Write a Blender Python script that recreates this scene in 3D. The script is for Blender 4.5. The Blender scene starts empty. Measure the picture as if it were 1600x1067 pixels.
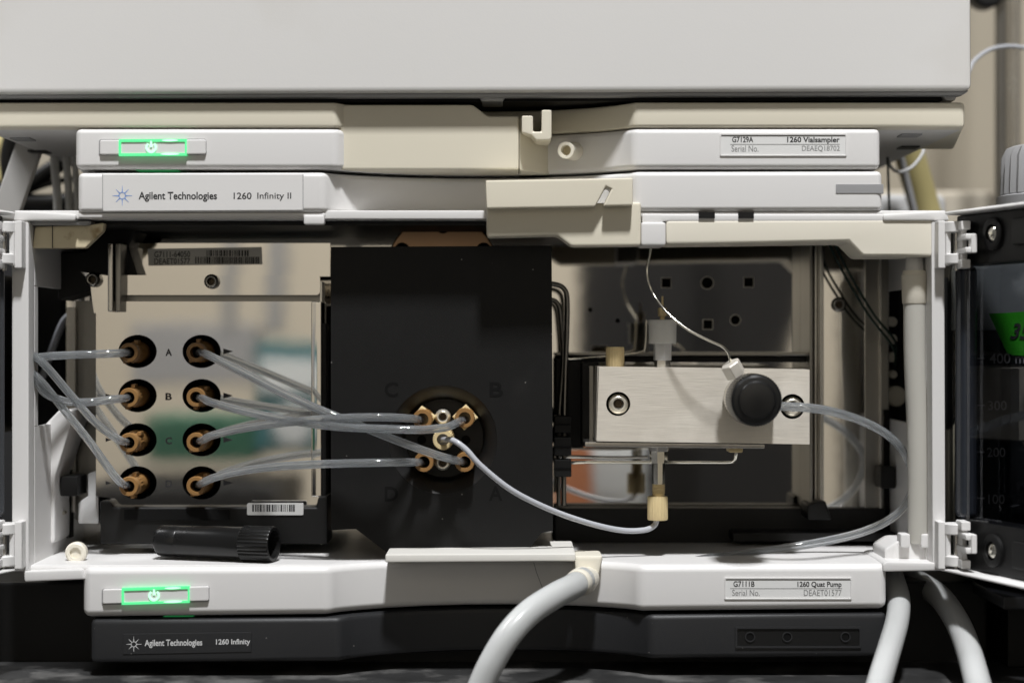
import bpy, bmesh, math, random
from mathutils import Vector, Matrix
from mathutils.geometry import tessellate_polygon
R = math.radians
random.seed(7)
SC = bpy.context.scene
COL = SC.collection

# ------------------------------------------------------------------ camera, world, light, exposure
Z0 = 0.131            # height of the optical axis above the bench top (m)
CAMD = 0.70           # camera stands 0.70 m in front of the instruments' fronts (y = 0)
F = 2800.0            # 63 mm lens on a 36 mm sensor
cam = bpy.data.cameras.new('camera')
cam.lens = 63.0
cam.sensor_width = 36.0
cam.clip_start = 0.01
cam.clip_end = 50
cam.dof.use_dof = True
cam.dof.focus_distance = 0.715
cam.dof.aperture_fstop = 6.2
co = bpy.data.objects.new('camera', cam)
COL.objects.link(co)
co.location = (0, -CAMD, Z0)
co.rotation_euler = (R(90), 0, 0)
SC.camera = co

W = bpy.data.worlds.new('World')
SC.world = W
W.use_nodes = True
bg = W.node_tree.nodes['Background']
bg.inputs[0].default_value = (0.88, 0.87, 0.85, 1)
bg.inputs[1].default_value = 0.15

def lamp(name, loc, target, sx, sy, power, col):
    l = bpy.data.lights.new(name, 'AREA')
    l.shape = 'RECTANGLE'
    l.size, l.size_y, l.energy, l.color = sx, sy, power, col
    o = bpy.data.objects.new(name, l)
    COL.objects.link(o)
    o.location = loc
    d = Vector(target) - Vector(loc)
    o.rotation_euler = d.to_track_quat('-Z', 'Y').to_euler()
    return o
# the overhead fluorescent fitting: a long narrow tube running away from the bench
lamp('ceiling_tube_lamp', (0.16, -1.14, Z0 + 2.35), (0.16, -1.08, 0), 0.17, 0.27, 112, (0.985, 0.99, 1.0))
# added fill from the left, lifting the dim gap and cables beside the stack
lamp('added_side_fill', (-1.15, 0.10, Z0 + 1.7), (-0.25, 0.15, Z0), 0.12, 0.6, 26, (0.985, 0.99, 1.0))
# added wash on the rear wall, so that the mirroring steel looks brighter
lamp('added_wall_wash', (-0.1, -1.95, Z0 + 1.55), (-0.1, -2.8, Z0 + 0.2), 1.6, 0.15, 3.5, (0.985, 0.99, 1.0))

SC.view_settings.view_transform = 'Standard'
SC.view_settings.look = 'None'
SC.view_settings.exposure = 0
SC.view_settings.gamma = 1
try:
    SC.cycles.use_denoising = True
    SC.cycles.max_bounces = 12
    SC.cycles.volume_bounces = 4
    SC.cycles.transmission_bounces = 10
    SC.cycles.transparent_max_bounces = 12
    SC.cycles.glossy_bounces = 5
    SC.cycles.caustics_reflective = False
    SC.cycles.caustics_refractive = False
    SC.cycles.sample_clamp_indirect = 3.0
except Exception:
    pass

# ------------------------------------------------------------------ picture -> place
def P(px, py, d=0.0):
    """point d millimetres behind the instruments' front plane that shows at photo pixel (px, py)"""
    k = (CAMD + d / 1000.0) / F
    return Vector(((px - 800) * k, d / 1000.0, Z0 - (py - 533.5) * k))
def L(n, d=0.0):                      # a length of n photo pixels at depth d, in metres
    return n * (CAMD + d / 1000.0) / F
MM = 0.001

# ------------------------------------------------------------------ materials
def mat(name, col, rough=0.5, metal=0.0, var=0.04, vscale=40, bump=0.0, bscale=900, rvar=0.06,
        trans=0.0, ior=1.45, sss=0.0, sssr=0.003, emit=None, estr=0.0, spec=0.5, brushed=False, coat=0.0, stain=None, dust=0.0):
    m = bpy.data.materials.new(name)
    m.use_nodes = True
    nt = m.node_tree
    b = nt.nodes['Principled BSDF']
    def N(t, **k):
        n = nt.nodes.new(t)
        for a, v in k.items(): setattr(n, a, v)
        return n
    lk = nt.links.new
    tc = N('ShaderNodeTexCoord')
    noise = N('ShaderNodeTexNoise')
    noise.inputs['Scale'].default_value = vscale
    noise.inputs['Detail'].default_value = 5
    src = tc.outputs['Object']
    if brushed:
        mp = N('ShaderNodeMapping')
        mp.inputs['Scale'].default_value = (1.0, 14.0, 14.0)
        lk(src, mp.inputs[0])
        src = mp.outputs[0]
    lk(src, noise.inputs['Vector'])
    mix = N('ShaderNodeMix', data_type='RGBA', blend_type='MIX')
    c = Vector(col)
    mix.inputs[6].default_value = (*(c * (1 - var)), 1)
    mix.inputs[7].default_value = (*[min(1, v) for v in (c * (1 + var))], 1)
    lk(noise.outputs[0], mix.inputs[0])
    out = mix.outputs[2]
    if stain:
        n2 = N('ShaderNodeTexNoise')
        n2.inputs['Scale'].default_value = stain[1]
        n2.inputs['Detail'].default_value = 6
        lk(tc.outputs['Object'], n2.inputs['Vector'])
        cr = N('ShaderNodeValToRGB')
        cr.color_ramp.elements[0].position = stain[2]
        cr.color_ramp.elements[1].position = stain[2] + 0.16
        lk(n2.outputs[0], cr.inputs[0])
        m2 = N('ShaderNodeMix', data_type='RGBA')
        m2.inputs[7].default_value = (*stain[0], 1)
        lk(out, m2.inputs[6])
        lk(cr.outputs[0], m2.inputs[0])
        out = m2.outputs[2]
    if dust:
        vo = N('ShaderNodeTexVoronoi')
        vo.inputs['Scale'].default_value = 120
        vo.inputs['Randomness'].default_value = 1.0
        lk(tc.outputs['Object'], vo.inputs['Vector'])
        ma = N('ShaderNodeMath', operation='LESS_THAN')
        ma.inputs[1].default_value = 0.035
        lk(vo.outputs['Distance'], ma.inputs[0])
        mu = N('ShaderNodeMath', operation='MULTIPLY')
        mu.inputs[1].default_value = dust
        lk(ma.outputs[0], mu.inputs[0])
        m3 = N('ShaderNodeMix', data_type='RGBA')
        m3.inputs[7].default_value = (0.5, 0.48, 0.45, 1)
        lk(out, m3.inputs[6])
        lk(mu.outputs[0], m3.inputs[0])
        out = m3.outputs[2]
    lk(out, b.inputs['Base Color'])
    b.inputs['Metallic'].default_value = metal
    b.inputs['Specular IOR Level'].default_value = spec
    mr = N('ShaderNodeMapRange')
    mr.inputs['To Min'].default_value = max(0.0, rough - rvar)
    mr.inputs['To Max'].default_value = min(1.0, rough + rvar)
    lk(noise.outputs[0], mr.inputs[0])
    lk(mr.outputs[0], b.inputs['Roughness'])
    b.inputs['Transmission Weight'].default_value = trans
    b.inputs['IOR'].default_value = ior
    b.inputs['Coat Weight'].default_value = coat
    if sss:
        b.inputs['Subsurface Weight'].default_value = sss
        b.inputs['Subsurface Radius'].default_value = (1, 1, 1)
        b.inputs['Subsurface Scale'].default_value = sssr
    if emit:
        b.inputs['Emission Color'].default_value = (*emit, 1)
        b.inputs['Emission Strength'].default_value = estr
    if bump:
        nb = N('ShaderNodeTexNoise')
        nb.inputs['Scale'].default_value = bscale
        nb.inputs['Detail'].default_value = 3
        lk(src, nb.inputs['Vector'])
        bp = N('ShaderNodeBump')
        bp.inputs['Strength'].default_value = bump
        bp.inputs['Distance'].default_value = 0.0004
        lk(nb.outputs[0], bp.inputs['Height'])
        lk(bp.outputs[0], b.inputs['Normal'])
    return m

M = {}
M['white'] = mat('white_plastic', (0.70, 0.69, 0.68), 0.42, var=0.012, vscale=12, bump=0.05, bscale=2200)
M['sheet'] = mat('white_painted_sheet', (0.66, 0.65, 0.635), 0.45, var=0.025, vscale=6, bump=0.06, bscale=1500, stain=((0.625, 0.61, 0.585), 16, 0.60))
M['beige'] = mat('beige_plastic', (0.69, 0.645, 0.53), 0.45, var=0.02, vscale=14, bump=0.05, bscale=1500)
M['ivory'] = mat('ivory_plastic', (0.74, 0.70, 0.60), 0.42, var=0.02, vscale=20)
M['tongue'] = mat('off_white_plastic', (0.73, 0.715, 0.67), 0.42, var=0.02, vscale=20)
M['stained'] = mat('stained_beige_plastic', (0.66, 0.58, 0.40), 0.5, var=0.05, vscale=60, stain=((0.30, 0.20, 0.08), 130, 0.60))
M['grey'] = mat('grey_plastic', (0.30, 0.30, 0.305), 0.5)
M['ltgrey'] = mat('pale_grey_plastic', (0.50, 0.50, 0.50), 0.5)
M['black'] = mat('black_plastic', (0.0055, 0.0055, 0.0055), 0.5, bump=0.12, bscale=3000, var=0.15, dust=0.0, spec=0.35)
M['block'] = mat('black_cast_cover', (0.0060, 0.0060, 0.0060), 0.55, bump=0.18, bscale=2600, var=0.15, dust=0.35, spec=0.3, stain=((0.010, 0.0098, 0.0095), 50, 0.60))
M['deep'] = mat('black_print', (0.003, 0.003, 0.003), 0.7, spec=0.2)
M['shine'] = mat('glossy_black_plastic', (0.008, 0.008, 0.008), 0.28, bump=0.05, bscale=1200)
M['bowl'] = mat('satin_black_plastic', (0.007, 0.007, 0.007), 0.42, spec=0.5, var=0.1)
M['screwlite'] = mat('nickel_screw', (0.78, 0.74, 0.64), 0.30, metal=0.7, var=0.05, vscale=200)
M['char'] = mat('charcoal_plastic', (0.017, 0.0175, 0.019), 0.5, bump=0.15, bscale=2600, var=0.1, dust=0.25)
M['bench'] = mat('black_bench_top', (0.03, 0.03, 0.03), 0.42, var=0.5, vscale=70, bump=0.3, bscale=700, rvar=0.16, dust=0.5,
                 stain=((0.14, 0.137, 0.133), 46, 0.50))
M['mirror'] = mat('polished_steel', (0.88, 0.85, 0.80), 0.035, metal=1.0, var=0.03, vscale=30, rvar=0.02, bump=0.10, bscale=22)
M['steel'] = mat('satin_steel', (0.66, 0.64, 0.60), 0.24, metal=1.0, var=0.05, vscale=50, rvar=0.08)
M['dksteel'] = mat('dull_steel', (0.30, 0.29, 0.27), 0.34, metal=1.0, var=0.06)
M['socketdark'] = mat('dark_socket_steel', (0.10, 0.075, 0.05), 0.5, metal=0.6)  # socket floors coloured dark so that they look deep
M['chrome'] = mat('bright_screw_steel', (0.82, 0.79, 0.70), 0.14, metal=1.0, var=0.04, vscale=200)
M['brushed'] = mat('brushed_steel', (0.80, 0.75, 0.665), 0.42, metal=0.42, var=0.10, vscale=75, bump=0.16, bscale=150, rvar=0.14, brushed=True, stain=((0.92, 0.87, 0.78), 45, 0.52))
M['peek'] = mat('tan_fitting_plastic', (0.28, 0.15, 0.052), 0.4, var=0.08, vscale=150)
M['natural'] = mat('natural_fitting_plastic', (0.70, 0.56, 0.31), 0.42, var=0.05, vscale=150)
M['nylon'] = mat('milky_nylon', (0.62, 0.62, 0.60), 0.4, sss=0.3, var=0.03)
M['tube'] = mat('clear_fluoropolymer', (0.97, 0.985, 1.0), 0.06, trans=0.955, ior=1.34, var=0.02, rvar=0.03, coat=0.5)
def milky(m, col, dens, an=0.2):
    nt = m.node_tree
    v = nt.nodes.new('ShaderNodeVolumePrincipled')
    v.inputs['Color'].default_value = (*col, 1)
    v.inputs['Density'].default_value = dens
    v.inputs['Anisotropy'].default_value = an
    nt.links.new(v.outputs[0], nt.nodes['Material Output'].inputs['Volume'])
milky(M['tube'], (0.92, 0.96, 1.0), 430, 0.0)
M['thintube'] = mat('grey_fluoropolymer', (0.66, 0.68, 0.73), 0.18, trans=0.35, ior=1.38, var=0.03)
M['hose'] = mat('milky_silicone_hose', (0.60, 0.61, 0.605), 0.34, trans=0.28, ior=1.3, sss=0.5, sssr=0.004, var=0.03, vscale=60, coat=0.15)
M['drain'] = mat('yellowed_silicone_hose', (0.60, 0.585, 0.535), 0.34, trans=0.2, ior=1.3, sss=0.5, sssr=0.004, var=0.04)
M['label'] = mat('white_label_film', (0.72, 0.72, 0.71), 0.4, var=0.02)
M['dimlabel'] = mat('darker_label_film', (0.56, 0.56, 0.55), 0.45, var=0.04)  # film in a darker tone, for the barcode label
M['greylabel'] = mat('grey_label_film', (0.82, 0.81, 0.78), 0.4, var=0.03)
M['ink'] = mat('black_ink', (0.02, 0.02, 0.022), 0.6)
M['greyink'] = mat('grey_ink', (0.20, 0.20, 0.20), 0.6)
M['blueink'] = mat('blue_ink', (0.20, 0.33, 0.66), 0.5)
M['whiteink'] = mat('white_ink', (0.62, 0.62, 0.62), 0.5)
M['mark'] = mat('grey_glass_print', (0.22, 0.22, 0.225), 0.6)
M['green'] = mat('green_tape', (0.022, 0.25, 0.008), 0.5, var=0.06, vscale=90)
M['led'] = mat('green_light_pipe', (0.1, 0.6, 0.25), 0.3, emit=(0.10, 0.90, 0.30), estr=0.62)
M['leddim'] = mat('dim_green_light_pipe', (0.05, 0.3, 0.12), 0.3, emit=(0.03, 0.5, 0.14), estr=0.16)
M['ledhot'] = mat('green_light_symbol', (0.4, 0.8, 0.5), 0.3, emit=(0.45, 1.0, 0.62), estr=0.95)
def thin_glass(name, tint, mirror=0.06, rough=0.02):
    """thin clear sheet: part of the light is mirrored, the rest passes straight through, tinted"""
    m = bpy.data.materials.new(name)
    m.use_nodes = True
    nt = m.node_tree
    nt.nodes.remove(nt.nodes['Principled BSDF'])
    t = nt.nodes.new('ShaderNodeBsdfTransparent')
    t.inputs[0].default_value = (*tint, 1)
    g = nt.nodes.new('ShaderNodeBsdfGlossy')
    g.inputs['Color'].default_value = (0.9, 0.9, 0.9, 1)
    g.inputs['Roughness'].default_value = rough
    mx = nt.nodes.new('ShaderNodeMixShader')
    mx.inputs[0].default_value = mirror
    nt.links.new(t.outputs[0], mx.inputs[1])
    nt.links.new(g.outputs[0], mx.inputs[2])
    nt.links.new(mx.outputs[0], nt.nodes['Material Output'].inputs['Surface'])
    return m
M['smoke'] = thin_glass('smoked_acrylic', (0.70, 0.71, 0.74), 0.07)
M['smokeedge'] = mat('smoked_acrylic_edge', (0.022, 0.026, 0.034), 0.25, var=0.05)
M['glass'] = thin_glass('bottle_glass', (0.93, 0.95, 0.94), 0.05, 0.01)
M['headgrey'] = mat('grey_reflection_lining', (0.20, 0.205, 0.21), 0.4, trans=0.2, ior=1.2, var=0.4, vscale=60, stain=((0.42, 0.42, 0.42), 55, 0.52))  # grey colour stands in for reflections in the glass above the liquid
M['liquid'] = mat('dark_solvent', (0.022, 0.026, 0.032), 0.06, trans=0.3, ior=1.33, var=0.02)
M['wall'] = mat('beige_wall_paint', (0.36, 0.32, 0.252), 0.8, var=0.03, vscale=4, bump=0.1, bscale=300)
M['wallrear'] = mat('rear_wall_paint', (0.505, 0.455, 0.37), 0.8, var=0.03, vscale=4)
M['yellow'] = mat('yellowed_tube', (0.50, 0.43, 0.20), 0.4, trans=0.1, var=0.06)
M['teal'] = mat('teal_card', (0.045, 0.15, 0.17), 0.6)
M['paperw'] = mat('pale_card', (0.72, 0.76, 0.78), 0.6)
M['paperg'] = mat('grey_coat_cloth', (0.55, 0.58, 0.60), 0.8, var=0.15, vscale=14)
M['skin'] = mat('skin_tone_card', (0.50, 0.20, 0.10), 0.6)  # skin tone for the orange reflection stand-in
M['grncloth'] = mat('green_cloth', (0.03, 0.11, 0.07), 0.8)
M['dkcab'] = mat('dark_cabinet_paint', (0.012, 0.012, 0.013), 0.6)
M['cable'] = mat('black_cable', (0.010, 0.010, 0.010), 0.45)
M['copper'] = mat('bronze_plate', (0.50, 0.32, 0.20), 0.35, metal=1.0, var=0.1)
M['wire'] = mat('dark_green_wire', (0.012, 0.03, 0.022), 0.4)

# ------------------------------------------------------------------ mesh builder
POS = {}
class MB:
    def __init__(s): s.bm = bmesh.new()
    def _poly(s, a, b):
        """a, b: two matching loops of Vectors; sides plus ends"""
        bm = s.bm
        va = [bm.verts.new(v) for v in a]
        vb = [bm.verts.new(v) for v in b]
        n = len(va)
        fs = []
        for i in range(n):
            fs.append(bm.faces.new((va[i], va[(i + 1) % n], vb[(i + 1) % n], vb[i])))
        fs.append(bm.faces.new(va[::-1]))
        fs.append(bm.faces.new(vb))
        return fs
    def front(s, poly, d0, d1, dref=None):
        """front-view outline in photo pixels, extruded straight back from d0 to d1"""
        dref = d0 if dref is None else dref
        p = [P(x, y, dref) for x, y in poly]
        s._poly([Vector((v.x, d0 * MM, v.z)) for v in p], [Vector((v.x, d1 * MM, v.z)) for v in p])
        return s
    def box(s, x0, y0, x1, y1, d0, d1, dref=None):
        return s.front([(x0, y0), (x1, y0), (x1, y1), (x0, y1)], d0, d1, dref)
    def wbox(s, x0, y0, z0, x1, y1, z1):
        s._poly([Vector(v) for v in ((x0, y0, z0), (x1, y0, z0), (x1, y0, z1), (x0, y0, z1))],
                [Vector(v) for v in ((x0, y1, z0), (x1, y1, z0), (x1, y1, z1), (x0, y1, z1))])
        return s
    def plan(s, poly, py0, py1, roll=0.0, dref=0.0, roll1=None):
        """plan outline [(px, depth)], extruded in height between the heights of py0 and py1"""
        roll1 = roll if roll1 is None else roll1
        za, zb = P(0, py0, dref).z, P(0, py1, dref).z
        a, b = [], []
        for x, d in poly:
            q = P(x, 533.5, d)
            a.append(Vector((q.x, q.y, za + roll * q.x)))
            b.append(Vector((q.x, q.y, zb + roll1 * q.x)))
        s._poly(a, b)
        return s
    def lathe(s, o, axis, prof, n=28, knurl=None, rot=0.0, close=True, squash=None):
        """prof [(t, r)] along axis from o; knurl = (count_factor, depth)"""
        bm = s.bm
        ax = Vector(axis).normalized()
        ref = Vector((0, 0, 1)) if abs(ax.z) < 0.9 else Vector((1, 0, 0))
        u = ref.cross(ax).normalized()
        w = ax.cross(u)
        rings = []
        for k, (t, r) in enumerate(prof):
            ring = []
            for i in range(n):
                a = rot + 2 * math.pi * i / n
                rr = r
                if knurl and knurl[0] <= k <= knurl[1]: rr = r - (knurl[2] if i % 2 else 0)
                ring.append(bm.verts.new(Vector(o) + ax * t + (u * math.cos(a) + w * math.sin(a)) * rr))
            rings.append(ring)
        for a, b in zip(rings, rings[1:]):
            for i in range(n):
                bm.faces.new((a[i], a[(i + 1) % n], b[(i + 1) % n], b[i]))
        if close:
            bm.faces.new(rings[0][::-1])
            bm.faces.new(rings[-1])
        return s
    def tube(s, pts, r, n=14, smooth=7, r1=None):
        pts = [Vector(p) for p in pts]
        c = spline(pts, smooth) if len(pts) > 2 else pts
        bm = s.bm
        t0 = (c[1] - c[0]).normalized()
        ref = Vector((0, 0, 1)) if abs(t0.z) < 0.9 else Vector((1, 0, 0))
        u = t0.cross(ref).normalized()
        rings = []
        for i, p in enumerate(c):
            t = (c[min(i + 1, len(c) - 1)] - c[max(i - 1, 0)]).normalized()
            u = (u - t * u.dot(t)).normalized()
            v = t.cross(u)
            rr = r if r1 is None else r + (r1 - r) * i / (len(c) - 1)
            rings.append([bm.verts.new(p + (u * math.cos(2 * math.pi * k / n) + v * math.sin(2 * math.pi * k / n)) * rr) for k in range(n)])
        for a, b in zip(rings, rings[1:]):
            for k in range(n):
                bm.faces.new((a[k], a[(k + 1) % n], b[(k + 1) % n], b[k]))
        bm.faces.new(rings[0][::-1])
        bm.faces.new(rings[-1])
        return s
    def ribbon(s, pts, w, t):
        c = [Vector(p) for p in pts]
        for a, b in zip(c, c[1:]):
            s.bar(a, b, w, t)
        return s
    def bar(s, a, b, w, t):
        a, b = Vector(a), Vector(b)
        d = (b - a).normalized()
        y = Vector((0, 1, 0))
        u = d.cross(y).normalized() * w / 2
        y = u.cross(d).normalized() * t / 2
        s._poly([a - u - y, a + u - y, a + u + y, a - u + y], [b - u - y, b + u - y, b + u + y, b - u + y])
        return s
    def plate(s, outer, holes, d0, d1):
        """flat sheet with real holes, outlines in photo pixels at depth d0"""
        loops = [[P(x, y, d0) for x, y in lp] for lp in [outer] + holes]
        flat = [v for lp in loops for v in lp]
        tris = tessellate_polygon(loops)
        bm = s.bm
        A = [bm.verts.new(v) for v in flat]
        B = [bm.verts.new(Vector((v.x, d1 * MM, v.z))) for v in flat]
        for t in tris:
            try:
                bm.faces.new([A[i] for i in t])
                bm.faces.new([B[i] for i in t][::-1])
            except ValueError: pass
        k = 0
        for lp in loops:
            n = len(lp)
            for i in range(n):
                j = (i + 1) % n
                bm.faces.new((A[k + i], A[k + j], B[k + j], B[k + i]))
            k += n
        return s
    def done(s, name, m, parent=None, bevel=0.0, seg=2, ang=38, label=None, cat=None, group=None, kind=None):
        bm = s.bm
        bmesh.ops.recalc_face_normals(bm, faces=bm.faces[:])
        if bevel:
            es = [e for e in bm.edges if len(e.link_faces) == 2 and e.calc_face_angle(0) > R(25)]
            bmesh.ops.bevel(bm, geom=es, offset=bevel, segments=seg, affect='EDGES', clamp_overlap=True, profile=0.5)
        me = bpy.data.meshes.new(name)
        lo = Vector([min(v.co[i] for v in bm.verts) for i in range(3)])
        hi = Vector([max(v.co[i] for v in bm.verts) for i in range(3)])
        c = (lo + hi) / 2
        if parent is None: c.z = lo.z
        bmesh.ops.translate(bm, verts=bm.verts[:], vec=-c)
        bm.to_mesh(me)
        bm.free()
        me.materials.append(m)
        me.polygons.foreach_set('use_smooth', [True] * len(me.polygons))
        me.set_sharp_from_angle(angle=R(ang))
        o = bpy.data.objects.new(name, me)
        COL.objects.link(o)
        place(o, c, parent)
        if bevel:
            w = o.modifiers.new('wn', 'WEIGHTED_NORMAL')
            w.keep_sharp = True
            w.weight = 80
        tag(o, label, cat, group, kind)
        return o

def place(o, c, parent):
    POS[o.name] = c.copy()
    if parent is not None:
        o.parent = parent
        o.location = c - POS[parent.name]
    else:
        o.location = c
def tag(o, label=None, cat=None, group=None, kind=None):
    if label: o['label'] = label
    if cat: o['category'] = cat
    if group: o['group'] = group
    if kind: o['kind'] = kind
def thing(name, label, cat, loc, group=None):
    o = bpy.data.objects.new(name, None)
    o.empty_display_size = 0.01
    COL.objects.link(o)
    place(o, Vector(loc), None)
    tag(o, label, cat, group)
    return o
def spline(pts, n):
    out = []
    q = [pts[0] * 2 - pts[1]] + pts + [pts[-1] * 2 - pts[-2]]
    for i in range(1, len(q) - 2):
        a, b, c, d = q[i - 1:i + 3]
        for k in range(n):
            t = k / n
            out.append(0.5 * ((2 * b) + (c - a) * t + (2 * a - 5 * b + 4 * c - d) * t * t + (3 * b - a - 3 * c + d) * t ** 3))
    out.append(pts[-1])
    return out
def circ(x, y, rx, ry=None, n=28, rot=0.0):
    ry = rx if ry is None else ry
    return [(x + rx * math.cos(rot + 2 * math.pi * i / n), y + ry * math.sin(rot + 2 * math.pi * i / n)) for i in range(n)]
def rrect(x0, y0, x1, y1, r, n=5):
    out = []
    for cx, cy, a in ((x1 - r, y1 - r, 0), (x0 + r, y1 - r, 90), (x0 + r, y0 + r, 180), (x1 - r, y0 + r, 270)):
        for i in range(n + 1):
            t = R(a + 90 * i / n)
            out.append((cx + r * math.cos(t), cy + r * math.sin(t)))
    return out
def arc(xa, xb, depth, n=20, p=1.0):
    """concave dip of a front between two pixel columns: [(px, d)]"""
    return [(xa + (xb - xa) * i / n, depth * (4 * (i / n) * (1 - i / n)) ** p) for i in range(n + 1)]

def text(s, box, d, m, parent, name='lettering', bold=0.0, warp=None, slant=0.0, roll=0.0, thick=0.0):
    """flat printed lettering fitted to the pixel box (x0, y0, x1, y1) at depth d"""
    cu = bpy.data.curves.new(name, 'FONT')
    cu.body = s
    cu.size = 1
    cu.offset = bold
    cu.shear = slant
    cu.resolution_u = 4
    t = bpy.data.objects.new('tmp', cu)
    COL.objects.link(t)
    me = bpy.data.meshes.new_from_object(t)
    bpy.data.objects.remove(t)
    bpy.data.curves.remove(cu)
    xs = [v.co.x for v in me.vertices]
    ys = [v.co.y for v in me.vertices]
    x0, y0, x1, y1 = box
    sx = (x1 - x0) / (max(xs) - min(xs))
    sy = (y1 - y0) / (max(ys) - min(ys))
    pts = []
    for v in me.vertices:
        px = x0 + (v.co.x - min(xs)) * sx
        py = y1 - (v.co.y - min(ys)) * sy + roll * (px - x0)
        pts.append(warp(px, py) if warp else P(px, py, d))
    c = sum(pts, Vector()) / len(pts)
    for v, q in zip(me.vertices, pts): v.co = q - c
    me.name = name
    me.materials.append(m)
    o = bpy.data.objects.new(name, me)
    COL.objects.link(o)
    place(o, c, parent)
    return o
def spark(cx, cy, r, d, m, parent):
    b = MB()
    for k in range(8):
        a = R(45 * k)
        rr = r if k % 2 == 0 else r * 0.92
        n = Vector((math.cos(a), math.sin(a)))
        t = Vector((-n.y, n.x))
        q = [n * r * 0.36 - t * r * 0.055, n * r * 0.36 + t * r * 0.055, n * rr + t * 0.015 * r, n * rr - t * 0.015 * r]
        b.front([(cx + v.x, cy + v.y) for v in q], d - 0.03, d)
    for k in range(16):
        a = R(22.5 * k + 11)
        b.front(circ(cx + math.cos(a) * r * 0.33, cy + math.sin(a) * r * 0.33, r * 0.06, n=8), d - 0.03, d)
    return b.done('emblem', m, parent)
def barcode(x0, y0, x1, y1, d, parent, seed=1):
    rnd = random.Random(seed)
    b = MB()
    x = x0
    while x < x1 - 3:
        w = rnd.choice((1.1, 1.1, 1.9, 2.7))
        b.box(x, y0, min(x + w, x1), y1, d - 0.03, d)
        x += w + rnd.choice((0.9, 1.2, 2.0))
    return b.done('barcode', M['ink'], parent)
def socket_screw(name, px, py, d, r, parent, m, hexr=0.5, depth=2.0, label=None):
    """socket-head screw facing the camera; r in pixels"""
    r = L(r, d)
    o = P(px, py, d)
    b = MB().lathe(o, (0, -1, 0), [(-depth * MM, r * 0.97), (depth * MM * 0.35, r * 0.97), (depth * MM * 0.62, r * 0.93), (depth * MM * 0.88, r * 0.80), (depth * MM, r * 0.66), (depth * MM * 0.97, r * 0.52),
                                   (depth * MM * 0.7, r * 0.47)], n=36, close=False, knurl=(0, 1, r * 0.03))
    s = b.done(name, m, parent, ang=30, label=label)
    MB().lathe(o, (0, -1, 0), [(-0.6 * MM, r * 0.44), (depth * MM * 0.72, r * 0.47)], n=6, close=False).done('socket', m, s, ang=20)
    MB().lathe(o, (0, -1, 0), [(-0.8 * MM, r * 0.5), (-0.6 * MM, r * 0.5)], n=12).done('socket_floor', M['socketdark'], s)
    return s

# ------------------------------------------------------------------ setting
b = MB().wbox(-1.6, -0.28, -0.03, 1.6, 0.60, 0.0)
b.done('lab_bench', M['bench'], bevel=0.003, label='black scuffed bench top under the stack of instruments', cat='bench')
MB().wbox(-2.2, 0.56, -0.8, 2.2, 0.66, 2.4).done('wall', M['wall'], kind='structure', label='beige painted wall behind the instruments')

MB().wbox(-1.9, -2.9, -0.9, 1.9, -2.8, 1.5).done('rear_wall', M['wallrear'], kind='structure', label='beige wall across the aisle mirrored in the steel panels')

# unseen shapes added across the aisle for the polished steel to mirror
def mir(px, py, dm, yb):
    """place at y = yb that the flat panel dm behind the front plane mirrors at (px, py)"""
    k = (CAMD + dm / 1000.0 + dm / 1000.0 - yb) / F
    return Vector(((px - 800) * k, yb, Z0 - (py - 533.5) * k))
def card(name, px0, py0, px1, py1, dm, yb, m, thick, label, cat, zmin=None):
    a, c = mir(px0, py1, dm, yb), mir(px1, py0, dm, yb)
    return MB().wbox(a.x, yb - thick, a.z if zmin is None else zmin, c.x, yb, c.z).done(name, m, bevel=0.004, label=label, cat=cat)

# ------------------------------------------------------------------ instruments: top cabinet
cab = thing('instrument_cabinet', 'large plain white cabinet across the top of the stack', 'cabinet', P(760, 146, 100))
MB().front([(-120, -400), (1516, -400), (1519, 141), (-120, 147)], -4.5, 320).done('housing', M['sheet'], cab, bevel=0.0022)
MB().front([(-60, 146), (1516, 141), (1505, 149), (-60, 154)], -1.5, 5, -1.5).done('underside_rim', M['grey'], cab, bevel=0.001)
MB().front([(-60, 147), (1495, 142), (1492, 157), (-60, 161)], 6, 300).done('underside', M['black'], cab)  # coloured black for the shade in the gap under the cabinet
MB().front([(1470, 146), (1498, 146), (1492, 158), (1478, 158)], 3, 30).done('foot', M['ltgrey'], cab, bevel=0.0008)
MB().front([(748, 150), (790, 150), (786, 158), (752, 158)], 3, 22).done('foot', M['ltgrey'], cab, bevel=0.0008)

# ------------------------------------------------------------------ vial sampler
vs = thing('vial_sampler', 'beige and white sampler unit directly under the big white cabinet', 'lab instrument', P(760, 265, 60))
ctr = arc(526, 990, 27, 26, 0.85)
MB().plan([(-36, 0), (524, 0)] + ctr[1:-1] + [(992, 0), (1507, 0), (1507 - 16, 80), (48, 80)], 160, 199.5, 0.0).done('tray_band', M['beige'], vs, bevel=0.0014)
MB().plan([(-27, 8), (520, 8), (560, 34), (960, 34), (996, 8), (1502, 8), (1373, 170), (127, 170)], 163, 200.5).done('underside', M['sheet'], vs, bevel=0.001)
fb = MB().plan([(118, 0), (526, 0)] + ctr[1:-1] + [(990, 0), (1375, 0), (1352, 60), (140, 60)], 200.5, 264.5, 0.0).done('front_bar', M['white'], vs, bevel=0.0022, seg=3)
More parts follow.
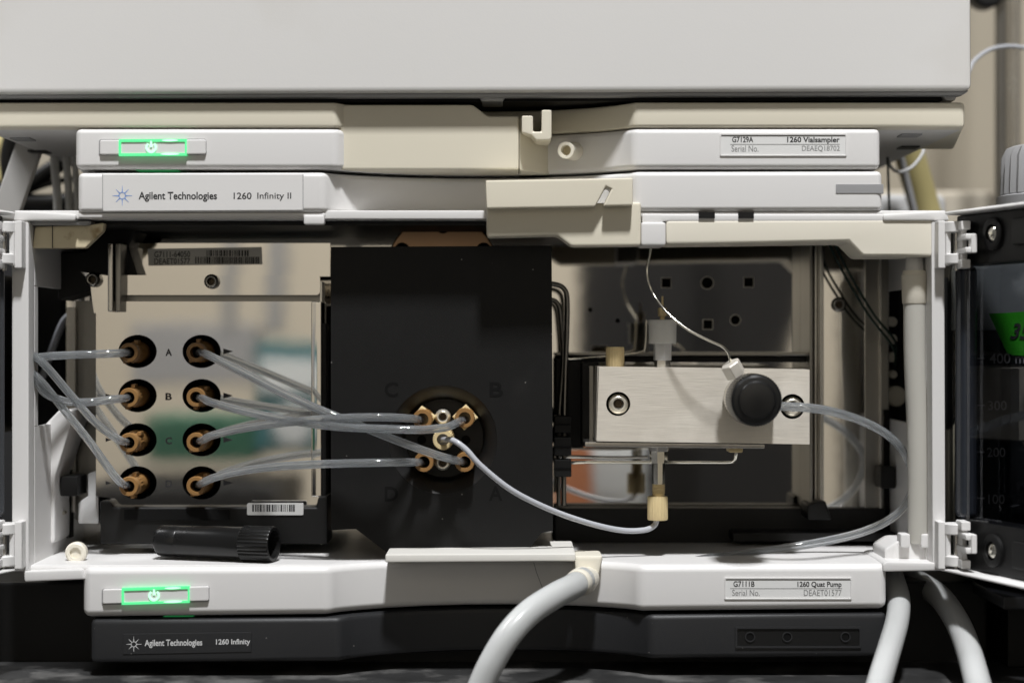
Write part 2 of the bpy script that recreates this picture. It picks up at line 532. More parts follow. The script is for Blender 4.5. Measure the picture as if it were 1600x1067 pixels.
# deep beige drip box in the middle of the recess
dp = MB().front([(527, 162), (738, 162), (762, 180), (811, 180), (811, 264), (527, 264)], 3.4, 34, 0).done('drip_box', M['beige'], vs, bevel=0.0010)
MB().plan([(811.5, 4), (866, 27), (866, 40), (811.5, 40)], 182, 264.5).done('box_side', M['beige'], vs, bevel=0.0006)
MB().front([(815, 181), (833, 181), (833, 206), (846, 206), (846, 172), (862, 172), (862, 216), (858, 219), (838, 219), (830, 211), (815, 207)], -1, 20).done('cable_clip', M['beige'], vs, bevel=0.0012)
MB().front([(846, 172), (862, 172), (862, 218), (846, 218)], 6, 24).done('cable_clip_back', M['beige'], vs, bevel=0.0008)
a0, a1 = P(884, 235, 6), P(906, 238, 26)
sp = MB().lathe(a0, a1 - a0, [(4 * MM, 0.0019), (0, 0.0021), (0, 0.0033), (3 * MM, 0.0034), (12 * MM, 0.0037), (22 * MM, 0.0040)], n=28, close=False).done('drain_spout', M['ivory'], vs)
MB().lathe(a0 + (a1 - a0).normalized() * 0.004, a1 - a0, [(0, 0.0021), (0.0006, 0.0021)], n=20).done('spout_bore', M['stained'], sp)
for px, py in ((1421, 211), (1419, 230), (62, 237), (36, 217)):
    q = P(px, py, 0)
    dd = (P(0, 200.5, 0).z - Z0) / ((533.5 - py) / F) - CAMD
    c = P(px, py, dd * 1000)
    MB().wbox(c.x - 0.004, c.y - 0.005, c.z - 0.0006, c.x + 0.004, c.y + 0.005, c.z + 0.0004).done('vent_slot', M['grey'] if py < 225 else M['black'], vs)

def power_bar(parent, x0, y0, roll):
    """power button with its light ring; x0, y0 = top left in photo pixels, roll = pixels of rise per pixel"""
    def q(pts): return [(x0 + x, y0 + y - roll * x) for x, y in pts]
    def rr(a, b_, c, d, r): return q(rrect(a, b_, c, d, r))
    MB().front(rr(0, 0, 168, 25, 4), -0.4, 3).done('button_seat', M['grey'], parent)
    body = MB().front(rr(1, 1, 32, 24, 3), -1.5, 2).done('button_end', M['white'], parent, bevel=0.0006)
    MB().front(rr(135, 1, 167, 24, 3), -1.5, 2).done('button_end', M['white'], parent, bevel=0.0006)
    ring = MB()
    ring.plate(q([(31, 0), (137, 0), (137, 26), (31, 26)]), [q([(34.5, 4.2), (34.5, 22.2), (134.5, 22.2), (134.5, 4.2)])], -1.9, 1)
    rg = ring.done('light_ring', M['led'], parent)
    bt = MB().front(q([(34.6, 4.3), (134.4, 4.3), (134.4, 22.1), (34.6, 22.1)]), -1.5, 1).done('power_button', M['label'], parent)
    cx, cy = 81.5, 13
    n = 24
    out, inn = [], []
    for i in range(n + 1):
        a = R(-90 + 42 + (360 - 84) * i / n)
        out.append((cx + 8.6 * math.cos(a), cy + 9.2 * math.sin(a)))
        inn.append((cx + 5.6 * math.cos(a), cy + 6.0 * math.sin(a)))
    sy = MB().front(q(out + inn[::-1]), -1.9, -1.3)
    sy.front(q([(cx - 1.5, cy - 10.5), (cx + 1.5, cy - 10.5), (cx + 1.5, cy - 0.5), (cx - 1.5, cy - 0.5)]), -1.9, -1.3)
    sy.done('power_symbol', M['ledhot'], bt)
    hs = MB()
    for hx, hy, rx in ((82 + 29, 2.2, 13), (82 + 29, 23.6, 15)):
        hs.front(q(circ(hx, hy, rx, 1.7, 16)), -2.0, -1.8)
    hs.done('light_hotspot', M['ledhot'], rg)
    return rg
power_bar(vs, 154.5, 218, 0.005)
MB().front(rrect(212, 262.6, 278, 267.2, 2), 3, 9).done('status_light', M['leddim'], vs)

def plate_label(parent, x0, y0, x1, y1, roll, model, name, serial, tb):
    """recessed type plate: thin lip frame, film, four printed words and the rule between"""
    def q(pts): return [(x, y - roll * (x - x0)) for x, y in pts]
    fr = MB().plate(q(rrect(x0, y0, x1, y1, 2)), [q(rrect(x0 + 2, y0 + 2.2, x1 - 2, y1 - 1.5, 1))[::-1]], -0.45, 0.3)
    f = fr.done('label_recess', M['white'], parent, bevel=0.00015)
    lp = MB().front(q([(x0 + 2, y0 + 2), (x1 - 2, y0 + 2), (x1 - 2, y1 - 1.5), (x0 + 2, y1 - 1.5)]), -0.12, 0.3).done('type_plate', M['label'], parent)
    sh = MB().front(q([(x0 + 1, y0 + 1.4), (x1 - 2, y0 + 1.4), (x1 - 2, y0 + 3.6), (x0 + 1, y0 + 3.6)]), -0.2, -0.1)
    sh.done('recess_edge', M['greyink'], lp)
    for s_, bx, bold in ((model, tb[0], 0.02), (name, tb[1], 0.025), ('Serial No.', tb[2], 0.0), (serial, tb[3], 0.0)):
        text(s_, bx, -0.17, M['ink'] if bold else M['greyink'], lp, bold=bold, roll=-roll)
    xa, xb, yl = tb[4]
    MB().front(q([(xa, yl), (xb, yl), (xb, yl + 0.9), (xa, yl + 0.9)]), -0.17, -0.12).done('rule', M['greyink'], lp)
plate_label(vs, 1125, 209, 1323, 244, 0.0, 'G7129A', '1260 Vialsampler', 'DEAEQ18702',
            ((1144, 214, 1177, 223), (1230, 214, 1312, 225.5), (1143, 227.5, 1185, 237.5), (1253, 228, 1312, 237.5), (1141, 1312, 225.5)))

# ------------------------------------------------------------------ the pump: housing
ROLL = 0.0102
pump = thing('liquid_pump', 'open-fronted white pump unit with its two doors swung aside', 'lab instrument', P(760, 957, 60))
BACK = 90
# top bar with the maker's plate
ctr2 = arc(506, 992, 27, 26, 0.85)
tb = MB().plan([(122, 0), (506, 0)] + ctr2[1:-1] + [(992, 0), (1378, 0), (1350, 70), (145, 70)], 268.5, 331, 0.0022).done('top_bar', M['white'], pump, bevel=0.0020, seg=3)
MB().plan([(123, 1.2), (476, 1.2), (506, 1.2)] + [(x, d + 1.2) for x, d in ctr2[1:-1]] + [(992, 1.2), (1380, 1.2), (1352, 70), (145, 70)], 331.2, 338.5, 0.0022).done('top_bar_lip', M['white'], pump, bevel=0.0005)
np_ = MB().front([(161, 272.5), (473, 272.5), (473, 328.5), (161, 330)], -0.25, 1).done('name_plate', M['white'], pump, bevel=0.0002)
for x in (160.2, 473.6):
    MB().box(x - 0.5, 272, x + 0.5, 330, -0.05, 1).done('plate_seam', M['grey'], pump)
spark(191, 306, 15.5, -0.3, M['blueink'], np_)
text('Agilent Technologies', (216.5, 300, 339, 315.5), -0.31, M['ink'], np_, bold=0.022)
text('1260', (365, 301, 393, 311.5), -0.31, M['ink'], np_, bold=0.012)
text('Infinity II', (402, 301, 455, 314), -0.31, M['ink'], np_, bold=0.008)
MB().plan([(1306, -0.3), (1380.5, -0.3), (1380.5, 2), (1306, 2)], 288, 302.5).done('grey_inlay', M['grey'], tb, bevel=0.0002)
MB().box(474, 336, 507, 351, 0.5, 5).done('catch_tab', M['white'], pump, bevel=0.0008)
MB().box(1003, 334, 1036, 349, 0.5, 5).done('catch_tab', M['white'], pump, bevel=0.0008)
# outer shell (behind the bars and frame)
MB().box(22, 329, 1478, 342.5, 2, 260).done('shell_top', M['white'], pump, bevel=0.0006)
MB().box(1005, 335, 1480, 346, 0.6, 30).done('front_rail', M['white'], pump, bevel=0.0006)
for x0, x1 in ((1092, 1117), (1154, 1178)):
    MB().box(x0, 331.5, x1, 341, -0.2, 3).done('vent_slot', M['black'], pump)
MB().front([(23, 329), (118, 335), (118, 345), (20, 345)], -0.5, 20).done('hinge_bridge', M['white'], pump, bevel=0.0008)
MB().front([(1380, 335), (1478, 329), (1484, 345), (1380, 345)], -0.5, 20).done('hinge_bridge', M['white'], pump, bevel=0.0008)
# jambs
MB().front([(18, 345), (45, 345), (45, 893), (18, 893)], 0, 9).done('frame_jamb', M['white'], pump, bevel=0.0008)
MB().front([(1455, 345), (1476, 345), (1478, 880), (1457, 880)], 0, 9).done('frame_jamb', M['white'], pump, bevel=0.0008)
# side walls, each with an open window towards the cables outside
def side(sx, px):
    x = P(px, 533, 0).x
    z = lambda y: P(0, y, 0).z
    def slab(d0, d1, y0, y1, th=0.002):
        MB().wbox(min(x, x + sx * th), d0 * MM, z(y1), max(x, x + sx * th), d1 * MM, z(y0)).done('side_wall', M['white'], pump, bevel=0.0004)
    slab(9, BACK, 343, 446)
    slab(9, 14, 446, 668)
    slab(88, BACK, 446, 668)
    slab(9, BACK, 668, 893)
    # black duct seen through the window
    MB().wbox(x + sx * 0.03, 8 * MM, z(690), x + sx * 0.034, 110 * MM, z(420)).done('duct_wall', M['black'], pump)
    MB().wbox(min(x + sx * 0.002, x + sx * 0.034), 98 * MM, z(690), max(x + sx * 0.002, x + sx * 0.034), 102 * MM, z(420)).done('duct_wall', M['black'], pump)
side(-1, 45)
side(1, 1455)
# sloping inner step low on each side wall
def step(sx):
    mx = lambda px: px if sx < 0 else 1500 - px
    MB().front([(mx(44), 690), (mx(92), 640), (mx(112), 640), (mx(112), 660), (mx(86), 745), (mx(86), 846), (mx(44), 868)], 34, 62).done('cable_guide', M['white'], pump, bevel=0.0012)
step(-1)
# shelf and lower bar
ctr3 = arc(514, 1000, 21, 26, 0.8)
MB().plan([(20, 3), (514, 3)] + [(x, d + 4) for x, d in ctr3[1:-1]] + [(1000, 3), (1478, 3), (1400, BACK + 2), (100, BACK + 2)], 882.5, 893, 0.002).done('shelf', M['white'], pump, bevel=0.001)
MB().plan([(130, 0), (514, 0)] + ctr3[1:-1] + [(1000, 0), (1385, 0), (1360, 70), (150, 70)], 883, 957.5, 0.004, 0, ROLL).done('lower_bar', M['white'], pump, bevel=0.0030, seg=3)
MB().front([(36, 892), (128, 889), (133, 905), (38, 909)], -0.4, 40).done('hinge_bridge', M['white'], pump, bevel=0.0008)
MB().front([(1379, 881), (1386, 877), (1482, 879), (1490, 891), (1380, 893)], -0.4, 40).done('hinge_bridge', M['white'], pump, bevel=0.0008)
MB().front([(1382, 858), (1402, 845), (1468, 845), (1468, 881), (1382, 881)], 10, 34).done('hose_holder', M['white'], pump, bevel=0.0012)
for x in (1415, 1447):
    MB().front([(x - 8, 834), (x + 8, 834), (x + 8, 856), (x - 8, 856)], 7, 14).done('hose_clip', M['white'], pump, bevel=0.0008)
# tongue plate over the middle recess, and the spout
MB().front([(603, 864), (899, 862.5), (899, 874.5), (603, 876.5)], -4, 40, 0).done('drip_tongue', M['tongue'], pump, bevel=0.0006)
MB().front([(897, 868), (943, 868), (936, 900), (925, 925), (908, 925), (898, 895)], 4, 24).done('spout_block', M['ivory'], pump, bevel=0.0015)
sm = MB()
for i, (x, y) in enumerate(((834, 878), (838, 893), (846, 914))):
    nx, ny = ((838, 893), (846, 914), (850, 922))[i]
    dd = [17.6, 17.2, 16.6, 16.4]
    sm.bar(P(x, y, 14.6), P(nx, ny, 14.2), 0.0003, 0.0012)
sm.done('moulding_seam', M['grey'], pump)
power_bar(pump, 159, 919.5, 0.03)
MB().front(rrect(255, 961.8, 302, 965.0, 2), 4, 9).done('status_light', M['leddim'], pump)
plate_label(pump, 1132, 902, 1331, 936, 0.0, 'G7111B', '1260 Quat Pump', 'DEAET01577',
            ((1146, 907.5, 1179, 916.5), (1246, 908, 1315, 919), (1144, 921, 1187, 930.5), (1256, 921, 1315, 930.5), (1141, 1316, 918.6)))
MB().front([(1146, 833), (1400, 833), (1400, 845), (1146, 845)], 60, 84).done('rear_ledge', M['black'], pump)
# cavity: roof, floor-back strip, polished back
MB().box(46, 343, 1454, 349, 12, BACK + 2, 0).done('cavity_roof', M['black'], pump)
sq = lambda x, y, r: [(x - r, y - r), (x + r, y - r), (x + r, y + r), (x - r, y + r)]
holes = [sq(1041, 442, 7), sq(1170, 441, 7), sq(1106, 507, 7), circ(1105, 442, 9, n=20), circ(1149, 500, 7.5, n=18), circ(922, 484, 3.6, n=10), circ(965, 501, 3.6, n=10)]
bp = MB().plate([(862, 352), (1266, 352), (1266, 800), (862, 800)], holes, BACK, BACK + 1.2).done('back_panel', M['mirror'], pump)
for h in holes[:5]:
    cx = sum(x for x, y in h) / len(h)
    cy = sum(y for x, y in h) / len(h)
    g = [(cx + (x - cx) * 1.18, cy + (y - cy) * 1.18) for x, y in h]
    MB().plate(g, [h[::-1]], BACK - 0.15, BACK + 0.1).done('hole_rim', M['dksteel'], bp)
MB().plate([(104, 352), (862, 352), (862, 850), (104, 850)], [], BACK, BACK + 1.2).done('back_panel', M['mirror'], pump)
MB().box(95, 350, 1405, 860, BACK + 4, BACK + 6).done('inner_shell', M['deep'], pump)
MB().box(866, 794, 1400, 852, BACK - 14, BACK - 2).done('black_sill', M['black'], pump, bevel=0.0008)
MB().front([(1262, 788), (1290, 782), (1300, 812), (1262, 812)], 60, 80).done('black_corner', M['black'], pump, bevel=0.0008)
# vertical rails and the right-hand side sheet
for x0, x1, d0 in ((1265, 1270, 66), (1273, 1277, 72), (1281, 1287, 66)):
    MB().box(x0, 360, x1, 800, d0, BACK).done('rail', M['dksteel'] if x0 == 1265 else M['steel'], pump, bevel=0.0003)
MB().box(1269, 362, 1282, 800, 82, BACK).done('rail_channel', M['black'], pump)
MB().plate([(1287, 360), (1352, 360), (1352, 806), (1287, 806)], [circ(1310, 476, 9, n=16)], 80, 81).done('side_sheet', M['mirror'], pump)
MB().plate([(1352, 360), (1388, 360), (1388, 806), (1352, 806)], [], 79, 80.2).done('side_strip', M['dksteel'], pump)
MB().box(1374, 360, 1377, 806, 77, 79).done('strip_edge', M['steel'], pump)
socket_screw('screw', 1310, 476, 80, 12, pump, M['dksteel'], depth=1.6)
MB().box(1376, 729, 1399, 763, 62, 74).done('hose_grip', M['black'], pump, bevel=0.0006)
MB().box(1383, 640, 1390, 835, 76, 84).done('rod', M['deep'], pump)
# ivory discs standing in for lit through-holes in the right duct
for x, y, r in ((1393, 503, 8), (1393, 530, 8), (1393, 558, 8), (1394, 585, 7), (1399, 619, 16)):
    MB().lathe(P(x, y, 94), (0, -1, 0), [(0, L(r, 94)), (0.0015, L(r, 94)), (0.0022, L(r * 0.85, 94))], n=24).done('lit_hole_disc', M['ivory'], pump)
# left wall strip and stained bracket
MB().box(104, 480, 117, 800, 60, 62).done('side_strip', M['steel'], pump)
MB().box(118, 470, 150, 812, 66, 68).done('side_strip', M['dksteel'], pump)
bk = MB().front([(54, 354), (140, 351), (163, 348), (161, 361), (133, 388), (50, 388)], 6, 11).done('corner_bracket', M['stained'], pump, bevel=0.0008)
MB().box(81.3, 352, 82.3, 388, 5.7, 7).done('bracket_seam', M['ink'], bk)
MB().front([(40, 345), (141, 345), (138, 352), (40, 352)], 3, 30).done('bracket_cover', M['grey'], pump, bevel=0.0006)
MB().front([(132, 392), (164, 356), (215, 356), (200, 385), (215, 430), (90, 470), (90, 394)], 50, 74).done('bracket_arm', M['black'], pump, bevel=0.001)
MB().front([(94, 744), (121, 744), (121, 775), (94, 775)], 40, 56).done('hose_grip', M['black'], pump, bevel=0.0006)
MB().box(103, 660, 110, 840, 58, 64).done('rod', M['deep'], pump)
MB().lathe(P(102, 800, 50), (0, -1, 0), [(0, 0.0008), (0.004, 0.0008)], n=10).done('pin', M['chrome'], pump)
MB().front([(137, 740), (150, 735), (154, 735), (154, 818), (122, 818), (122, 785), (137, 775)], 48, 52).done('side_clip', M['ltgrey'], pump, bevel=0.0005)
MB().lathe(P(121, 862, 20), (0, -1, 0), [(0, L(17)), (0.003, L(17)), (0.0036, L(14)), (0.0036, L(9)), (0.0026, L(9)), (0.0026, 0.0003)], n=28).done('pivot_boss', M['ivory'], pump)

# bronze disc behind the black block
dk = MB().lathe(P(692, 425, 62), (0, -1, 0), [(0, L(88, 62)), (0.006, L(88, 62)), (0.0066, L(86, 62))], n=48).done('bronze_flange', M['copper'], pump)
for a in (-90, -28, -152):
    MB().lathe(P(692 + 72 * math.cos(R(a)), 425 + 72 * math.sin(R(a)), 55), (0, -1, 0), [(0, L(12, 55)), (0.0012, L(12, 55))], n=20).done('bolt_hole', M['deep'], dk)

# beige funnel and duct under the top bar (lift-off leak tray)
lt = thing('leak_tray', 'beige leak funnel hooked under the middle of the white top bar', 'tray', P(876, 385, 10))
MB().front([(758, 282), (989, 278), (989, 321), (942, 322), (955, 296), (947, 292), (930, 323), (760, 326)], -7, 4, -7).done('funnel_plate', M['beige'], lt, bevel=0.0008)
MB().front([(760, 320), (1002, 316), (1002, 384), (893, 385), (870, 368), (760, 371)], -1.5, 10).done('funnel_skirt', M['beige'], lt, bevel=0.0012)
MB().box(1001, 347, 1041, 384, -1, 20).done('duct_block', M['white'], lt, bevel=0.0012)
MB().front([(1040, 344), (1460, 342), (1460, 401), (1348, 401), (1326, 378), (1040, 382)], 0.4, 26).done('duct', M['ivory'], lt, bevel=0.0014)

# ------------------------------------------------------------------ doors (parts of the pump)
def door(sx, screw_sign):
    """one smoked door standing open at about 110 degrees; sx = 1 at the right end of the unit"""
    hx = P(750 + sx * 742, 533, 0).x
    u = Vector((sx * 0.315, -0.949, 0))
    w = Vector((-sx * 0.949, -0.315, 0))
    O = Vector((hx, 0.0, 0))
    zz = lambda y: P(0, y, 0).z
    def D(uu, y, ww): return O + u * uu * MM + w * ww * MM + Vector((0, 0, zz(y)))
    def slab(u0, u1, y0, y1, w0, w1):
        b = MB()
        b._poly([D(u0, y0, w0), D(u1, y0, w0), D(u1, y1, w0), D(u0, y1, w0)], [D(u0, y0, w1), D(u1, y0, w1), D(u1, y1, w1), D(u0, y1, w1)])
        return b
    dr = slab(2, 185, 332, 337.5, -12, 6).done('door', M['white'], pump, bevel=0.0008)
    slab(-4, 185, 885, 890, -12, 7).done('door_lip', M['white'], dr, bevel=0.0008)
    slab(1, 185, 338, 416, -11, 0).done('door_band', M['black'], dr, bevel=0.0008)
    slab(1, 185, 808, 884, -11, 0).done('door_band', M['black'], dr, bevel=0.0008)
    slab(0, 8, 416, 808, -6, 1.0).done('pane_edge', M['smokeedge'], dr, bevel=0.0025, seg=4)
    slab(7.5, 184, 416, 808, -3.2, -0.2).done('window_pane', M['smoke'], dr)
    for y in (371.5, 848):
        c = D(27, y, 0)
        MB().lathe(c, w, [(0, 0.0062), (0.0012, 0.0062), (0.0016, 0.0056), (0.0016, 0.0036), (0.0004, 0.0034)], n=28, close=False).done('screw_boss', M['black'], dr)
        s = MB().lathe(c, w, [(0, 0.0027), (0.001, 0.0027), (0.0017, 0.0018), (0.0019, 0.0008)], n=20).done('screw', M['chrome'], dr)
        slab(40, 70, y - 20, y + 20, -1, 1.4).done('band_rib', M['black'], dr, bevel=0.0008)
    # hinges
    for yt, inv in ((345, 1), (815, 1)):
        h = MB()
        X = lambda px: 750 + sx * (px - 750)
        def hb(x0, y0, x1, y1, d0, d1):
            a, c = sorted((X(x0), X(x1)))
            h.box(a, yt + y0, c, yt + y1, d0, d1)
        hb(1466, 0, 1478, 74, -6, 4)
        hb(1478, 4, 1486, 70, -7, 0)
        hb(1503, 4, 1511, 70, -13, -3)
        hb(1509, 20, 1525, 29, -21, -6)
        hb(1509, 41, 1525, 50, -21, -6)
        hb(1518, 20, 1527, 50, -22, -17)
        hb(1502, 0, 1517, 14, -15, -6)
        hb(1502, 60, 1517, 74, -15, -6)
        hg = h.done('hinge', M['white'], pump, bevel=0.0005)
        for y0, y1 in ((2, 19), (52, 68)):
            c = P(X(1494), yt + y1, -5)
            MB().lathe(c, (0, 0, 1), [(0, 0.0044), (0.0004, 0.0048), (L(y1 - y0) - 0.0004, 0.0048), (L(y1 - y0), 0.0044)], n=24).done('knuckle', M['white'], hg)
        c = P(X(1494), yt + 78, -5)
        MB().lathe(c, (0, 0, 1), [(0, 0.0011), (L(66), 0.0011)], n=14).done('pin', M['steel'], hg)
        c = P(X(1500), yt + 66, -3)
        MB().lathe(c, (0, 0, 1), [(0, 0.0009), (L(60), 0.0009)], n=14).done('spring_rod', M['white'], hg)
    return dr
door(1, 1)
door(-1, 1)

# ------------------------------------------------------------------ degasser unit (slides into the left bay)
dg = thing('degasser_unit', 'polished steel port panel with two columns of tube fittings', 'degasser', P(330, 845, 60))
HD = 44
lx, rx = 215, 315
rows = (549, 618, 687, 754)
hl = [circ(x, y, 30, 26, 30) for x in (lx, rx) for y in rows]
fp = MB().plate([(150, 471), (501, 471), (501, 776), (493, 790), (180, 790), (172, 778), (150, 775)], hl, HD, HD + 1.4).done('port_panel', M['mirror'], dg)
MB().box(152, 473, 500, 788, HD + 16, HD + 18).done('port_backing', M['deep'], dg)
for h in hl:
    cx = sum(x for x, y in h) / len(h)
    cy = sum(y for x, y in h) / len(h)
    o = P(cx, cy, HD + 0.6)
    b = MB()
    n = 30
    r0 = [b.bm.verts.new(P(x, y, HD + 0.7)) for x, y in h]
    r1 = [b.bm.verts.new(Vector((v.co.x, (HD + 16) * MM, v.co.z))) for v in r0]
    for i in range(n): b.bm.faces.new((r0[i], r0[(i + 1) % n], r1[(i + 1) % n], r1[i]))
    b.done('port_sleeve', M['black'], dg)
MB().box(486, 471, 503, 776, HD - 3, HD + 14).done('panel_flange', M['mirror'], dg, bevel=0.0006)
MB().box(503, 505, 509, 776, HD - 2, HD + 12).done('edge_seal', M['black'], dg)
up = MB().plate(rrect(190, 430, 500, 461, 6), [], HD + 1, HD + 2.4).done('upper_flange', M['mirror'], dg)
MB().box(188, 461, 500, 471, HD + 6, HD + 12).done('groove', M['dksteel'], dg)
MB().box(186, 380, 516, 432, HD + 16, HD + 18).done('top_sheet', M['mirror'], dg)
MB().front([(125, 424), (170, 430), (172, 490), (146, 490), (143, 470), (140, 440)], HD + 5, HD + 7).done('side_bracket', M['mirror'], dg, bevel=0.0003)
MB().front([(168, 380), (176, 380), (176, 487), (168, 487)], HD - 8, HD + 10).done('guide_rail', M['steel'], dg, bevel=0.0005)
MB().front([(180, 380), (189, 380), (188, 487), (180, 487)], HD - 6, HD + 10).done('guide_rail', M['dksteel'], dg, bevel=0.0005)
socket_screw('screw', 146, 437, HD + 3, 12, dg, M['dksteel'], depth=2.5)
socket_screw('screw', 331, 440, HD, 12, dg, M['dksteel'], depth=2.5)
tl = MB().front([(231, 389), (408, 386), (409, 413), (232, 415)], HD + 15, HD + 16).done('serial_label', M['greylabel'], dg)
text('G7111-64050', (241, 393, 297, 402.5), HD + 14.9, M['ink'], tl, bold=0.01, roll=-0.01)
text('DEAET01577', (241, 404, 297, 413), HD + 14.9, M['ink'], tl, bold=0.01, roll=-0.01)
barcode(323, 391, 389, 400.5, HD + 14.93, tl, 3)
barcode(305, 401.5, 407, 412, HD + 14.93, tl, 5)
for c, y in zip('ABCD', rows):
    text(c, (258.5, y - 4, 268.5, y + 7), HD - 0.15, M['ink'], fp, bold=0.03)
    for x in (349, 165):
        MB().front([(x, y - 4.5), (x + 15, y), (x, y + 4.5)] if x > 300 else [(x, y - 3), (x + 9, y), (x, y + 3)], HD - 0.15, HD - 0.05).done('flow_arrow', M['ink'], fp)
# tan fittings
FT = HD - 12
def fitting(px, py, d, parent, dirx=0.0):
    """flangeless nut with its ring, pointing at the viewer"""
    o = P(px, py, d)
    ax = Vector((dirx, -1, 0))
    b = MB()
    b.lathe(o - ax.normalized() * 0.022, ax, [(0, 0.0044), (0.010, 0.0044), (0.0115, 0.0040), (0.0160, 0.0041), (0.0163, 0.0037), (0.0214, 0.0040), (0.022, 0.0037), (0.022, 0.0024), (0.016, 0.0023)], n=36, close=False, knurl=(2, 3, 0.0003))
    f = b.done('fitting', M['peek'], parent, ang=30)
    MB().lathe(o - ax.normalized() * 0.006, ax, [(0, 0.0024), (0.0008, 0.0024)], n=18).done('bore', M['deep'], f)
    for a in (R(80 + random.uniform(-35, 35)), R(255 + random.uniform(-30, 30))):
        q = o - ax.normalized() * 0.0085 + Vector((math.cos(a) * 0.0046, 0, math.sin(a) * 0.0046))
        MB().wbox(q.x - 0.0008, q.y - 0.003, q.z - 0.0008, q.x + 0.0008, q.y + 0.003, q.z + 0.0008).done('lug', M['peek'], f, bevel=0.0002)
    return f
for y, dx in zip(rows, (0, 0, 0, 1)):
    fitting(201 + 2 * 0, y + (y - 533) * 0.02 + 1.5, FT - 2, dg)
    fitting(306, y + (y - 533) * 0.02 + 1, FT, dg)
tr = MB().front([(156, 782), (172, 782), (178, 792), (494, 792), (497, 776), (512, 774), (512, 850), (156, 850)], HD - 6, HD + 14).done('lower_tray', M['black'], dg, bevel=0.0010)
MB().box(194, 795, 358, 812, HD - 7, HD - 5).done('tray_slot', M['deep'], tr)
bl = MB().front(rrect(386, 786, 474, 804.5, 2), HD - 6.5, HD - 5).done('barcode_label', M['dimlabel'], dg)
barcode(394, 788, 463, 799, HD - 6.53, bl, 9)
MB().box(500, 440, 503, 850, HD + 2, HD + 14).done('bay_edge', M['steel'], dg)

# ------------------------------------------------------------------ black gradient valve block
gv = thing('gradient_valve', 'big flat black cover block with a round recess of four ports', 'valve block', P(690, 862, 50))
GD = 18
vc = (692, 687)
cov = MB().plate([(517, 386), (862, 384), (864, 829), (846, 832), (824, 862), (606, 864), (556, 826), (517, 828)], [circ(vc[0], vc[1], 85, n=64)], GD, GD + 3).done('cover', M['block'], gv)
MB().plate([(518.5, 387), (861, 385), (862.5, 828), (845, 831), (823, 860.5), (607, 862.5), (557, 825), (518.5, 827)], [circ(vc[0], vc[1], 87, n=64)], GD + 3, GD + 44).done('cover_body', M['black'], gv)
MB().lathe(P(*vc, GD), (0, 1, 0), [(0.0002, L(84.8, GD)), (0.0008, L(80, GD)), (0.0020, L(73.5, GD)), (0.0034, L(68, GD)), (0.0050, L(65, GD)), (0.0112, L(63, GD)), (0.013, L(62, GD)), (0.013, 0.0002)], n=72, close=False).done('recess_bowl', M['bowl'], gv, ang=50)
for s_, x, y in (('C', 601, 597), ('B', 765, 597), ('D', 601, 760), ('A', 764, 759)):
    text(s_, (x, y, x + 21, y + 23), GD - 0.12, M['deep'], cov, bold=0.02, name='port_letter')
VF = GD + 13
for x, y in ((659, 687), (728, 687)):
    MB().lathe(P(x, y, VF - 0.2), (0, -1, 0), [(0, L(7, VF)), (0.0003, L(7, VF))], n=20).done('blind_hole', M['deep'], gv)
for y in (651, 722):
    socket_screw('screw', 692, y, GD + 5, 12.8, gv, M['screwlite'], depth=3.0)
def ring_fitting(px, py, hexa, rot):
    d = GD - 8
    o = P(px, py, d)
    ax = (0, -1, 0)
    b = MB().lathe(o + Vector((0, 0.019, 0)), ax, [(0, 0.0040), (0.0185, 0.0040), (0.019, 0.0037), (0.019, 0.0024), (0.009, 0.0023)], n=40, close=False, knurl=(0, 1, 0.00022))
    f = b.done('fitting', M['peek'], gv, ang=30)
    MB().lathe(o + Vector((0, 0.008, 0)), ax, [(0, 0.0024), (0.0008, 0.0024)], n=18).done('bore', M['deep'], f)
    if hexa:
        MB().lathe(o + Vector((0, 0.013, 0)), ax, [(0, 0.0052), (0.007, 0.0052), (0.0076, 0.0048)], n=4, rot=rot).done('flange_wing', M['natural'], f, bevel=0.0004)
ring_fitting(660, 655, True, R(90 + 8))
ring_fitting(726, 653, True, R(90 - 3))
ring_fitting(662, 722, False, 0)
ring_fitting(726, 722, False, 0)
o = P(692, 687, GD - 9)
cn = MB().lathe(o + Vector((0, 0.02, 0)), (0, -1, 0), [(0, 0.0042), (0.0194, 0.0042), (0.02, 0.0038), (0.02, 0.0024), (0.012, 0.0022)], n=60, close=False, knurl=(0, 1, 0.0003)).done('centre_fitting', M['natural'], gv, ang=30)
MB().lathe(o + Vector((0, 0.006, 0)), (0, -1, 0), [(0, 0.0024), (0.0008, 0.0024)], n=18).done('bore', M['dksteel'], cn)

# ------------------------------------------------------------------ pump head (right bay)
ph = thing('pump_head', 'brushed steel pump head block with two big socket screws', 'pump head', P(1100, 697, 40))
HF = 12
cb = [circ(966, 631, 19, n=32), circ(1238, 635, 19.5, n=32)]
MB().plate([(936, 573), (1265, 577.5), (1265, 694), (932, 689)], cb, HF, HF + 6).done('head_block', M['brushed'], ph)
MB().front([(935, 573), (1265, 577.5), (1265, 694), (931.5, 689)], HF + 6.01, HF + 44, HF).done('head_body', M['brushed'], ph)
for h in cb:
    cx = sum(x for x, y in h) / len(h)
    cy = sum(y for x, y in h) / len(h)
    MB().lathe(P(cx, cy, HF + 0.05), (0, 1, 0), [(0, L(19.4, HF)), (0.0058, L(19.4, HF))], n=32, close=False).done('counterbore', M['dksteel'], ph)
    MB().lathe(P(cx, cy, HF + 5.9), (0, -1, 0), [(0, L(19, HF)), (0.0003, L(19, HF))], n=32).done('counterbore_floor', M['deep'], ph)
    socket_screw('screw', cx, cy, HF + 3.2, 16.4, ph, M['screwlite'], depth=2.4)
MB().box(909, 566, 936, 697, HF + 34, HF + 52).done('carrier_plate', M['black'], ph, bevel=0.0006)
